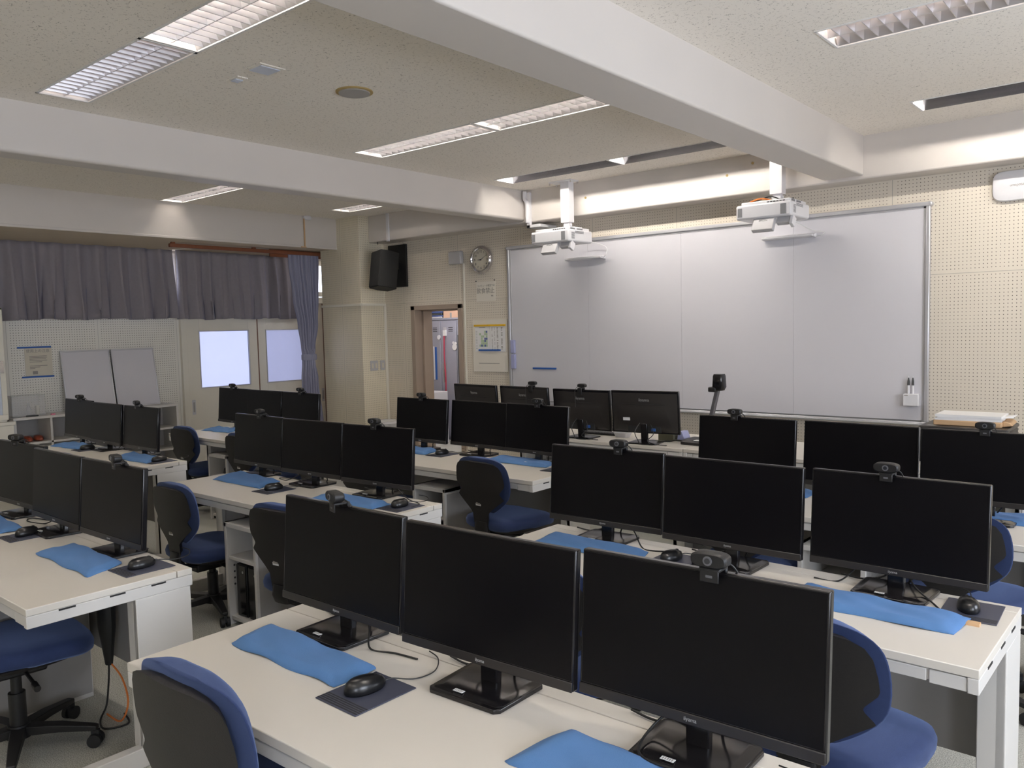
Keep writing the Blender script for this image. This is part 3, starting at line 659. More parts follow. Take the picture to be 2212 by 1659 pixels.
tag(obj('wooden_stand',G().box(-8.20,7.83,.72,-8.165,7.86,.96).box(-8.24,7.78,.72,-8.10,7.88,.735),'yellow'),'small yellow upright stand on the drawer cabinet in the locker room','stand')
tag(obj('wall_shelf',G().box(-9.0,8.30,2.02,-5.6,8.66,2.05).box(-8.44,8.66,1.75,-7.0,8.679,2.1),'wood'),'dark wooden shelf board above the lockers','shelf')
# bin by the pillar
r=thing('waste_bin','translucent white waste bin on the floor beside the pillar','bin',(-7.30,6.33,0))
g=G(); n=28
rg=lambda q,z:[(q*math.cos(2*PI*i/n),q*math.sin(2*PI*i/n),z) for i in range(n)]
g.layers([rg(.10,.0),rg(.135,.50),rg(.142,.505),rg(.142,.52),rg(.132,.52),rg(.098,.012)]); obj('body',g,'bin',r)
obj('rim',G().layers([rg(.136,.49),rg(.147,.492),rg(.147,.515),rg(.136,.515)]),'white',r)

# ------------------------------------------------------------------ ceiling lamps and ceiling fittings
def lamp_master(kind,lit,L,Wd):
    r=thing('ceiling_lamp','','ceiling lamp')
    a,b=L/2,Wd/2; t=.012
    g=G().box(-a,-b,.0,-a+.003,b,.11).box(a-.003,-b,0,a,b,.11).box(-a,-b,0,a,-b+.003,.11).box(-a,b-.003,0,a,b,.11).box(-a,-b,.11,a,b,.115)
    obj('housing',g,'troffer' if kind=='louver' else 'reflector',r)
    g=G()
    for q in ((-a,-b,a,-b+t),(-a,b-t,a,b),(-a,-b,-a+t,b),(a-t,-b,a,b)) if kind=='louver' else ((-a,-b,a,-b+.006),(-a,-b,-a+t,b)): g.box(q[0],q[1],-.004,q[2],q[3],.004)
    obj('rim',g,'troffer',r)
    if kind=='louver':
        g=G(); n=18
        for i in range(1,n):
            x=-a+L*i/n; poly=[(x-.002,.004),(x+.002,.004),(x+.013,.056),(x-.013,.056)]
            g.prism(poly,-b+t,b-t,'y')
        g2=[(0,)]
        for y in (0,):
            v=[(y-.002,.004),(y+.002,.004),(y+.012,.046),(y-.012,.046)]; g.prism(v,-a+t,a-t,'x')
        for s in (-1,1):
            v=[(s*(b-t),.002),(s*(b-t-.028),.05),(s*(b-t),.05)]; g.prism(v,-a+t,a-t,'x')
        obj('louver',g,'louver',r,smooth=False)
        for y in (-b/2,b/2): obj('tube',G().cyl((-a+.03,y,.086),(a-.03,y,.086),.013,n=12),('tube_dim','tube','tube_mid')[lit],r)
    else:
        obj('reflector',G().prism([(b-.004,.0),(b-.004,.10),(-b+.06,.108),(b-.05,.085),(b-.018,.04)],-a+.02,a-.004,'x'),'reflector',r)
        obj('lip',G().prism([(-b+.004,.0),(-b+.05,.03),(-b+.004,.05)],-a+.02,a-.02,'x'),'reflector',r)
        obj('end_plate',G().box(-a+.003,-b+.003,.0,-a+.010,b-.003,.11),'troffer',r)
        obj('tube',G().cyl((-a+.03,-b+.055,.075),(a-.03,-b+.055,.075),.014,n=12),'tube_wash',r)
    return r
LM={}
rowname={1.815:'middle row',4.02:'row before the front wash lights',5.685:'front row',3.92:'row before the front wash lights',5.60:'front row',5.70:'front row',-.40:'row over the camera',-2.5:'rearmost row'}
for (x0,x1,y0,y1,kind,lit) in lamp_units:
    key=(kind,lit)
    first=key not in LM
    if first: LM[key]=lamp_master(kind,lit,1.215,.285); o=LM[key]
    else: o=dup(LM[key])
    o.location=((x0+x1)/2,(y0+y1)/2,CZ); o.scale=(1,(y1-y0)/.285,1)
    bay='left bay' if x0<-5.4 else ('centre bay' if x0<-2.2 else 'right bay')
    end='end nearer the door wall' if x0 in (-7.965,-4.915,-4.955,-1.40,-7.40) else 'end nearer the windows'
    kn='dim silver louvre ceiling lamp' if not lit else ('silver louvre ceiling lamp' if kind=='louver' else 'open trough ceiling lamp')
    o['label']='%s in the %s, %s, %s'%(kn,bay,rowname[y0],end) if False else '%s, %s, %s, %s'%(kn,bay,rowname[y0].replace('row before the front wash lights','second row'),end)
    o['group']='recessed ceiling lamps'
r=thing('ceiling_speaker','round dark ceiling loudspeaker with a brown ring','speaker',(-3.672,3.03,CZ))
obj('ring',G().layers([[(q*math.cos(2*PI*i/36),q*math.sin(2*PI*i/36),z) for i in range(36)] for q,z in ((.105,0),(.105,-.006),(.080,-.008),(.078,0))]),'tan',r)
obj('grille',G().layers([[(q*math.cos(2*PI*i/36),q*math.sin(2*PI*i/36),z) for i in range(36)] for q,z in ((.088,-.001),(.088,-.014),(.05,-.018))]),'steel_grey',r)
r=thing('ceiling_plate','square pale blue plate set in the ceiling','vent',(-3.683,2.457,CZ)); obj('frame',G().box(-.075,-.075,-.006,.075,.075,0),'ceiling',r,bevel=.002); obj('panel',G().box(-.055,-.055,-.010,.055,.055,-.006),'vent_pane',r)
r=thing('ceiling_sensor','tiny pale plate beside the square plate in the ceiling','sensor',(-3.93,2.45,CZ)); obj('frame',G().box(-.055,-.03,-.006,.055,.03,0),'ceiling',r); obj('panel',G().box(-.03,-.022,-.012,.025,.022,-.006),'vent_pane',r,bevel=.004)

# ------------------------------------------------------------------ desks
def desk(name,label,loc,rz,W=1.8,D=.58,rear=False,leftpanel=True):
    r=thing(name,label,'desk',loc,rz,'white computer desks')
    h=W/2
    obj('desktop',G().box(-h,-D/2,.675,h,D/2-.062,.70),'desk',r,bevel=.0025)
    obj('cable_flap',G().box(-h,D/2-.058,.675,h,D/2,.699),'desk',r,bevel=.002)
    obj('flap_gap',G().box(-h+.03,D/2-.063,.676,h-.03,D/2-.057,.6955),'steel_grey',r)
    obj('drawer_front',G().box(-h+.075,-D/2+.006,.637,h-.125,-D/2+.03,.670),'steel',r,bevel=.002)
    obj('front_rail',G().box(-h+.02,-D/2+.012,.640,h-.02,-D/2+.05,.672),'steel',r)
    obj('front_corner',G().box(h-.118,-D/2+.004,.634,h-.029,-D/2+.04,.671),'steel',r,bevel=.002)
    obj('front_corner',G().box(-h+.029,-D/2+.004,.634,-h+.070,-D/2+.04,.671),'steel',r,bevel=.002)
    for s in (-1,1):
        xo=s*h; xi=s*(h-.028); yb=D/2; g=G()
        g.box(xo,-D/2,.632,xi,yb,.6745)                  # apron
        g.box(xo,-D/2+.36,.0,xi,yb-.01,.6325)            # post panel
        g.box(s*(h-.002),-D/2+.36,.0,s*(h-.075),-D/2+.385,.66)
        g.box(xo,-D/2+.02,.0,s*(h-.045),-D/2+.37,.075)   # foot
        sf=obj('side_frame',g,'steel',r,bevel=.003)
        g=G()
        for y in (.10,.27,.42): g.box(s*(h+.0012),-D/2+y,.6675,s*(h-.002),-D/2+y+.055,.6735)
        obj('slot',g,'gap',sf)
    obj('modesty_panel',G().box(-h+.03,D/2-.035,.20,h-.03,D/2-.015,.66),'steel_grey',r,bevel=.002)
    obj('underside',G().box(-h+.03,-D/2+.05,.655,h-.03,D/2-.04,.674),'steel_grey',r)
    return r
# desk table: left-near corner, turn
DK={'A':(-2.213,.957,.017),'B':(-2.187,2.298,-.019),'C':(-2.20,3.615,0),'F':(-4.72,.951,-.002),'D':(-4.714,2.285,.011),'E':(-4.696,3.599,0),'G':(-7.247,2.275,0),'H':(-7.116,3.569,0)}
DN={'A':'rear desk of the window-side column','B':'middle desk of the window-side column','C':'front desk of the window-side column','F':'rear desk of the centre column','D':'middle desk of the centre column','E':'front desk of the centre column','G':'middle desk of the door-side column','H':'front desk of the door-side column'}
def dl(k,x,y,z=.70):
    X,Y,T=DK[k]; return (X+x*math.cos(T)-y*math.sin(T),Y+x*math.sin(T)+y*math.cos(T),z)
m0=None
for k,(x,y,t) in DK.items():
    c_=dl(k,.9,.29,0); lab='long white desk, '+DN[k]
    if m0 is None: m0=desk('computer_desk',lab,c_,t)
    else: dup(m0,lab,c_,t)
desk('teacher_desk','long white teacher desk under four monitors seen from behind',(-3.65,5.49,0),0,1.8,.74)
desk('teacher_desk','long white teacher desk carrying the document camera and the printer',(-1.745,5.49,0),0,2.0,.74)
tag(obj('cable_sock',G().layers([[(dl('F',1.27,.47,0)[0]+q*math.cos(2*PI*i/12),dl('F',1.27,.47,0)[1]+q*.7*math.sin(2*PI*i/12),z) for i in range(12)] for q,z in ((.03,.652),(.045,.60),(.050,.50),(.046,.38),(.032,.30),(.020,.22))]),'cable'),'black cable sock hanging under the rear desk of the centre column','cable sock')
fx,fy,_=dl('F',1.27,.47,0)
tag(obj('loose_cable',G().tube(spline([(fx,fy,.23),(fx+.01,fy-.01,.15),(fx+.0,fy-.02,.05),(fx+.03,fy-.06,.008),(fx+.12,fy-.08,.008),(fx+.15,fy-.0,.008),(fx+.05,fy+.03,.008)],8),.004,6),'cable'),'black cable looping on the floor below the cable sock','cable')
tag(obj('loose_cable',G().tube(spline([(fx+.01,fy,.23),(fx+.07,fy+.02,.17),(fx+.16,fy+.0,.1),(fx+.13,fy-.02,.02),(fx+.0,fy-.02,.01)],8),.004,6),'orange'),'orange cable looping beside the black one below the cable sock','cable')

# PC racks with towers
def rack(loc,label):
    r=thing('pc_rack',label,'shelf',loc,0,'white computer racks under the desks')
    g=G().box(-.15,-.25,0,-.128,.25,.57).box(.128,-.25,0,.15,.25,.57).box(-.15,-.25,.545,.15,.25,.57).box(-.128,-.24,.03,.128,.25,.05).box(-.128,-.24,.365,.128,.25,.385)
    obj('carcass',g,'steel',r,bevel=.002)
    obj('back_panel',G().box(-.13,.235,.03,.13,.245,.55),'steel_grey',r)
    obj('outer_side',G().box(.150,-.235,.02,.152,.245,.535),'steel_grey',r)
    g=G()
    for i in range(4): g.cyl((-.128,-.21,.22+i*.035),(-.1265,-.21,.22+i*.035),.006,n=8)
    obj('peg_holes',g,'ink',r)
    return r
def tower(loc,label):
    r=thing('computer_tower',label,'computer',loc,0,'black computer towers in the racks')
    obj('case',G().box(-.045,-.18,0,.045,.20,.29),'plastic',r,bevel=.004)
    obj('front_panel',G().box(-.043,-.186,.004,.043,-.18,.286),'bezel',r,bevel=.002)
    obj('button',G().cyl((.02,-.186,.25),(.02,-.188,.25),.007,n=10),'logo',r)
    obj('sticker',G().box(-.035,-.16,.2901,.0,-.13,.291),'sticker',r)
    return r
RK=None; TW=None
for k,off in (('A',.99),('B',.98),('C',.99),('F',.87),('D',.850),('E',.93),('G',.86),('H',.815)):
    x,y,_=dl(k,off,.25,0)
    lab='white open rack under the '+DN[k]
    if RK is None: RK=rack((x,y,0),lab)
    else: dup(RK,lab,(x,y,0))
    if k in 'ACBG': continue
    for s in (-1,1):
        lab='black computer tower, %s slot of the rack under the %s'%('left' if s<0 else 'right',DN[k])
        p=(x+s*.058,y-.03,.05)
        if TW is None: TW=tower(p,lab)
        else: dup(TW,lab,p)
x,y,_=dl('D',.850,.25,0)
b=thing('sanitizer_bottle','small white and blue bottle in the rack under the middle desk','bottle',(x+.06,y-.17,.385))
obj('body',G().box(-.028,-.022,0,.028,.022,.065),'blue_light',b,bevel=.008); obj('cap',G().cyl((0,0,.065),(0,0,.085),.013,n=12),'white',b)
x,y,_=dl('E',.93,.25,0)
tag(obj('white_pouch',G().layers([sq_ring(x+.01,y-.15,z,a,a*.7,2.5,20) for a,z in ((.09,.386),(.10,.40),(.08,.43),(.04,.45))]),'white_grey'),'crumpled pale pouch in the rack under the front desk of the centre column','pouch')
x,y,_=dl('H',.815,.25,0)
tag(obj('headset',G().layers([sq_ring(x,y-.14,z,a,a*.7,2.5,20) for a,z in ((.05,.386),(.06,.40),(.05,.44),(.02,.46))]),'plastic'),'black bundled headset in the rack under the front desk of the door-side column','headset')

# ------------------------------------------------------------------ monitors
def monitor(label):
    r=thing('monitor',label,'monitor',(0,0,.7),0,'black monitors')
    tl=math.radians(4.5)
    T=Matrix.Translation((0,-.010,.058))@Matrix.Rotation(-tl,4,'X')      # panel frame: local z 0..0.323 up
    w_,h=.27,.323
    g=G().box(-w_,.000,.0,w_,.022,h); hs=obj('housing',g.xf(T),'bezel',r,bevel=.004,seg=3)
    g=G().box(-w_+.006,-.0012,.026,w_-.006,.001,h-.006); obj('screen',g.xf(T),'screen',r)
    g=G().box(-w_+.001,-.004,.0,w_-.001,.0,.0235); ch=obj('chin',g.xf(T),'mon_back',r,bevel=.002)
    t=text_g('iiyama',.0115).xf(T@Matrix.Translation((0,-.0046,.012))@FRONT); obj('lettering',t,'logo',ch,smooth=False)
    g=G(); g.layers([[(x,.021,z) for x,z in ((-w_+.01,.01),(w_-.01,.01),(w_-.01,h-.012),(-w_+.01,h-.012))],[(x,.034,z) for x,z in ((-w_+.05,.03),(w_-.05,.03),(w_-.05,h-.10),(-w_+.05,h-.10))],[(x,.048,z) for x,z in ((-w_+.10,.075),(w_-.10,.075),(w_-.10,h-.125),(-w_+.10,h-.125))]]); 
    bk=obj('back_cover',g.xf(T),'mon_back',r,bevel=.004)
    t=text_g('iiyama',.034).xf(T@Matrix.Translation((0,.0335,h-.068))@Matrix.Rotation(math.radians(-9),4,'X')@BACKF); obj('back_lettering',t,'logo',bk,smooth=False)
    g=G().box(-.17,.030,h-.104,.17,.0375,h-.100); obj('groove',g.xf(T),'gap',bk)
    g=G().box(-.13,.030,.012,.13,.044,.058); pt=obj('port_recess',g.xf(T),'gap',bk)
    g=G().box(-.09,.0435,.025,-.06,.052,.045); obj('blue_plug',g.xf(T),'blue',pt)
    g=G().box(.110,.0470,.100,.166,.0492,.122); obj('back_sticker',g.xf(T),'sticker',bk)
    # neck and base
    g=G().prism([(.022,.15),(.050,.15),(.040,.010),(.018,.010)],-.026,.026,'x'); obj('neck',g,'bezel',r,bevel=.004)
    bp=[(-.112,-.075),(-.100,-.088),(.100,-.088),(.112,-.075),(.118,.085),(.105,.098),(-.105,.098),(-.118,.085)]
    bs=obj('base',G().prism(bp,0,.011,'z').layers([[(x*s_,y*s_+.01,z) for x,y in bp] for s_,z in ((.97,.011),(.80,.0155))]),'bezel',r,bevel=.002)
    st_b=obj('base_sticker',G().box(-.040,-.070,.0155,-.010,-.058,.0165),'sticker',bs)
    g=G()
    for i in range(5): g.box(-.036+i*.005,-.068,.0165,-.034+i*.005,-.060,.0168)
    obj('print',g,'ink_soft',st_b)
    g=G().tube(spline([(.03,.04,.16),(.06,.075,.09),(.03,.09,.03),(.0,.11,.006),(-.10,.115,.005)],8),.0035,6).tube(spline([(-.05,.04,.15),(-.085,.07,.08),(-.05,.10,.03),(-.12,.085,.006),(-.20,.10,.005)],8),.003,6)
    obj('cable',g,'cable',r)
    return r
MON={'A1':(-1.902,1.458,1.084,0.4),'A2':(-1.316,1.440,1.089,2.5),'A3':(-0.764,1.472,1.094,2.4),'B1':(-1.850,2.782,1.082,2.1),'B2':(-1.281,2.747,1.085,.2),'B3':(-0.719,2.764,1.084,-.8),
'C1':(-1.787,4.020,1.09,-1.5),'C2':(-1.225,4.06,1.086,-2.0),'C3':(-0.663,3.992,1.09,.1),'D1':(-4.480,2.829,1.078,-1.1),'D2':(-3.927,2.830,1.076,2.5),'D3':(-3.363,2.844,1.076,3.6),
'E1':(-4.367,4.131,1.081,-.4),'E2':(-3.820,4.159,1.078,-2.2),'E3':(-3.265,4.112,1.083,-3.3),'F1':(-4.545,1.503,1.066,2.4),'F2':(-3.978,1.459,1.070,-.1),'F3':(-3.395,1.452,1.074,1.1),
'G1':(-7.110,2.804,1.075,-.7),'G2':(-6.56,2.791,1.069,-.1),'G3':(-6.01,2.808,1.066,.1),'H1':(-6.80,4.05,1.088,-2.5),'H2':(-6.19,3.98,1.093,-1.5),'H3':(-5.635,3.960,1.093,-2.5),
'T1':(-4.652,5.10,1.100,-7.2),'T2':(-4.113,5.08,1.098,-4.1),'T3':(-3.728,5.240,1.087,1.2),'T4':(-3.118,5.224,1.097,7.9)}
MON['T1']=(-4.76,5.15,1.103,-5.0); MON['T2']=(-4.215,5.15,1.101,-4.0); MON['T3']=(-3.70,5.235,1.087,1.2)
side={1:'left',2:'centre',3:'right'}
mm=None
def place_mon(k,v):
    global mm
    x,y,zt,th=v; T=k[0]=='T'
    if T: lab=['rear-facing black monitor on the teacher desk, end by the doorway','rear-facing black monitor with webcam below the whiteboard corner','rear-facing black monitor with webcam beside the plastic tray','rear-facing black monitor with white back sticker, by the document camera'][int(k[1])-1]
    else: lab='black monitor, %s of three on the %s'%(side[int(k[1])],DN[k[0]])
    rz=math.radians(th)+(PI if T else 0)
    if mm is None: mm=monitor(lab); o=mm
    else: o=dup(mm,lab)
    ny=.012; dy=-.012 if not T else .012
    o.location=(x-dy*math.sin(math.radians(th))*0,y-.015 if not T else y+.025,.70); o.rotation_euler=(0,0,rz)
    if T: o['group']='monitors on the teacher desk'
    dz=zt-1.0800
    for ch in o.children:
        b=ch.name.split('.')[0]
        if b in('housing','screen','chin','back_cover'): ch.location.z=dz
    return o
for k,v in MON.items():
    o=place_mon(k,v)
    if k=='T4': keep=o
for o in list(COL.objects):           # only the last teacher monitor wears the white sticker on its back
    if o.name.split('.')[0]=='back_sticker' and o.parent.parent!=keep: bpy.data.objects.remove(o)

# ------------------------------------------------------------------ webcams
def webcam(label):
    r=thing('webcam',label,'webcam',(0,0,1.08),0,'black webcams clipped on the monitors')
    rings=[[(x,y,z+.0275) for x,z,_ in sq_ring(0,0,0,a,b,3.2,28)] for a,b,y in ((.034,.0125,-.022),(.038,.0155,-.018),(.038,.0155,.006),(.034,.012,.012))]
    bd=obj('body',G().layers(rings),'plastic',r)
    obj('lens_ring',G().cyl((0,-.0222,.0275),(0,-.0245,.0275),.0095,n=20),'logo_dim',bd); obj('lens',G().cyl((0,-.0245,.0275),(0,-.0252,.0275),.006,n=16),'lens',bd)
    g=G().box(-.022,-.016,.004,.022,.024,.011).box(-.020,-.0165,-.018,.020,-.012,.008).box(-.008,-.006,.008,.008,.008,.016)
    obj('clip',g,'plastic',r,bevel=.002)
    obj('rear_arm',G().box(-.020,.024,-.045,.020,.034,.010),'plastic',r,bevel=.003)
    obj('mark',G().box(-.007,-.0170,-.008,.007,-.0164,-.003),'logo_dim',r)
    obj('cable',G().tube(spline([(.018,.010,.022),(.034,.024,.010),(.040,.040,-.02),(.032,.048,-.08),(.03,.05,-.14)],8),.002,6),'cable',r)
    return r
WC={'A1':(-1.902,2,-18),'A3':(-.722,0,0),'B1':(-1.774,0,0),'B3':(-.743,0,0),'C1':(-1.84,0,0),'C3':(-.675,0,0),'D1':(-4.433,0,0),'D3':(-3.363,0,0),'E1':(-4.351,0,0),'E3':(-3.24,0,15),'F1':(-4.56,0,20),'F3':(-3.319,0,-10),'G1':(-7.038,0,15),'G3':(-6.036,0,-10),'H1':(-6.79,0,0),'H3':(-5.606,0,0),'T2':(-4.13,0,10),'T3':(-3.70,0,0)}
wm=None
for k,(x,_,dyaw) in WC.items():
    mx,my,zt,th=MON[k]; T=k[0]=='T'; th_=math.radians(th); y=my+(x-mx)*math.tan(th_)
    if T: lab='black webcam on the %s teacher monitor, seen from behind'%('second' if k=='T2' else 'third')
    else: lab='black webcam on the %s monitor of the %s'%(side[int(k[1])],DN[k[0]])
    if wm is None: wm=webcam(lab); o=wm
    else: o=dup(wm,lab)
    o.location=(x,y+(-.010 if not T else .010),zt+.001); o.rotation_euler=(0,0,th_+math.radians(dyaw)+(PI if T else 0))

# ------------------------------------------------------------------ keyboard cloths, mouse mats, mice
def cloth(c,label,h=.022,seed=0):
    """cloth laid over a keyboard; c = four corners near-left, near-right, far-right, far-left"""
    rnd=random.Random(seed); P=[Vector((*q,0)) for q in c]; nu,nv=36,16; v=[]
    ph=[rnd.uniform(0,6) for _ in range(6)]
    cx=sum((p for p in P),Vector())/4
    for j in range(nv+1):
        for i in range(nu+1):
            a,b=i/nu,j/nv
            p=P[0].lerp(P[1],a).lerp(P[3].lerp(P[2],a),b)
            e=min(a*nu/2.6,(1-a)*nu/2.6,b*nv/2.2,(1-b)*nv/2.2,1); e=e*e*(3-2*e)
            wob=.006*math.sin(a*9+ph[0])*math.sin(b*4+ph[1]); ed=.004*(math.sin(a*14+ph[2]) if j in(0,nv) else 0)+.004*(math.sin(b*9+ph[3]) if i in(0,nu) else 0)
            z=.0015+h*e*(.82+.18*b)+.0035*e*(math.sin(a*16+b*6+ph[4])*math.sin(b*7+ph[5]))+wob*.4*e
            corner=(1-e)*.006*(math.sin(a*11+b*5+ph[1])+1)
            v.append((p.x-cx.x,p.y-cx.y+ed,z+corner*.5))
    n=len(v); v+=[(x,y,max(0,z-.004)) for x,y,z in v]
    f=[(j*(nu+1)+i,j*(nu+1)+i+1,(j+1)*(nu+1)+i+1,(j+1)*(nu+1)+i) for j in range(nv) for i in range(nu)]
    f+=[tuple(q+n for q in t[::-1]) for t in f]
    rim=[i for i in range(nu+1)]+[j*(nu+1)+nu for j in range(1,nv+1)]+[nv*(nu+1)+i for i in range(nu-1,-1,-1)]+[j*(nu+1) for j in range(nv-1,0,-1)]
    f+=[(rim[i],rim[(i+1)%len(rim)],rim[(i+1)%len(rim)]+n,rim[i]+n) for i in range(len(rim))]
    o=obj('keyboard_cloth',G().add(v,f),'cloth',loc=(cx.x,cx.y,.7005),angle=80)
    return tag(o,label,'cloth','blue cloths laid over the keyboards')
CL={'A1':[(-2.10,1.20),(-1.625,1.205),(-1.62,1.345),(-2.135,1.36)],'A3':[(-1.06,1.205),(-.56,1.215),(-.54,1.37),(-1.03,1.39)],'B3':[(-.99,2.475),(-.49,2.475),(-.475,2.63),(-.985,2.66)],'B1':[(-2.07,2.55),(-1.56,2.55),(-1.60,2.70),(-2.08,2.72)],
'C3':[(-.98,3.96),(-.50,3.95),(-.50,4.13),(-1.0,4.16)],'C1':[(-1.98,3.98),(-1.46,4.0),(-1.46,4.15),(-2.0,4.15)],'F3':[(-3.66,1.235),(-3.12,1.225),(-3.19,1.39),(-3.66,1.40)],'F1':[(-4.66,1.23),(-4.17,1.25),(-4.15,1.37),(-4.66,1.40)],
'D1':[(-4.58,2.56),(-4.07,2.56),(-4.16,2.75),(-4.66,2.80)],'D3':[(-3.58,2.55),(-3.10,2.57),(-3.12,2.71),(-3.62,2.71)],'E1':[(-4.64,3.93),(-4.14,3.94),(-4.20,4.13),(-4.62,4.13)],'E3':[(-3.61,3.98),(-3.09,3.98),(-3.14,4.13),(-3.63,4.18)],
'G1':[(-7.20,2.60),(-6.76,2.64),(-6.82,2.80),(-7.22,2.80)],'G3':[(-6.05,2.60),(-5.56,2.62),(-5.66,2.78),(-6.14,2.80)],'H1':[(-7.03,3.84),(-6.62,3.87),(-6.72,4.05),(-7.07,4.05)],'H3':[(-5.95,3.88),(-5.46,3.88),(-5.46,4.03),(-5.95,4.03)]}
for i,(k,c_) in enumerate(CL.items()):
    cloth(c_,'blue cloth over the keyboard before the %s monitor, %s'%(side[int(k[1])],DN[k[0]]),.020,i)
def mouse_mat(label):
    r=thing('mouse_mat',label,'mouse mat',(0,0,.7),0,'slate mouse mats')
    obj('sheet',G().box(-.078,-.095,0,.078,.095,.003),'mat',r,bevel=.0012)
    g=G()
    for i in range(5): g.box(-.076,-.090+i*.0075,.003,.076,-.0865+i*.0075,.0034)
    obj('stripes',g,'gap',r)
    return r
def mouse(label):
    r=thing('computer_mouse',label,'mouse',(0,0,.703),0,'black computer mice')
    rg=[]
    for q,z,dy in ((.90,.0,0),(1,.006,0),(.98,.016,0),(.86,.027,-.002),(.62,.034,-.005),(.25,.037,-.007)):
        rg.append([(.031*q*math.cos(t)*(1-.10*math.sin(t)),dy+.056*q*math.sin(t),z) for t in [2*PI*i/28 for i in range(28)]])
    obj('body',G().layers(rg),'mouse',r,angle=70)
    obj('wheel',G().cyl((-.003,.030,.026),(.003,.030,.026),.010,n=14),'rubber',r)
    obj('cable',G().tube(spline([(0,.054,.008),(.004,.075,.010),(.025,.13,.0),(.02,.19,.001),(-.04,.24,.001),(-.10,.25,.001)],8),.0017,6),'cable',r)
    return r
MP={'A1':(-1.535,1.235,12),'B3':(-.489,2.715,-18),'F1':(-4.02,1.33,-20),'F3':(-3.07,1.405,-8),'D1':(-3.965,2.585,10),'D3':(-3.03,2.70,-4),'E1':(-4.05,4.02,10),'G1':(-6.70,2.69,10),'G3':(-5.58,2.72,0),'E3':(-2.99,3.98,0),'A3':(-.50,1.27,0),'C3':(-.44,4.05,0),'B1':(-1.47,2.66,10)}
mtm=None; msm=None
for k,(x,y,a) in MP.items():
    lab='slate mouse mat beside the %s keyboard of the %s'%('left' if k[1]=='1' else 'right',DN[k[0]]); lab2='black mouse on the %s mat of the %s'%('left' if k[1]=='1' else 'right',DN[k[0]])
    if mtm is None: mtm=mouse_mat(lab); o=mtm; msm=mouse(lab2); p=msm
    else: o=dup(mtm,lab); p=dup(msm,lab2)
    o.location=(x,y,.7003); o.rotation_euler=(0,0,0 if k not in('A1','B3') else math.radians(-1 if k=='A1' else 2))
    p.location=(x-.01,y+.005,.7035); p.rotation_euler=(0,0,math.radians(-a))
tag(obj('wooden_block',G().box(-.49,2.585,.70,-.445,2.61,.708),'kraft',rot=(0,0,0)),'tiny wooden stick on the middle window-side desk beside the mouse mat','stick')

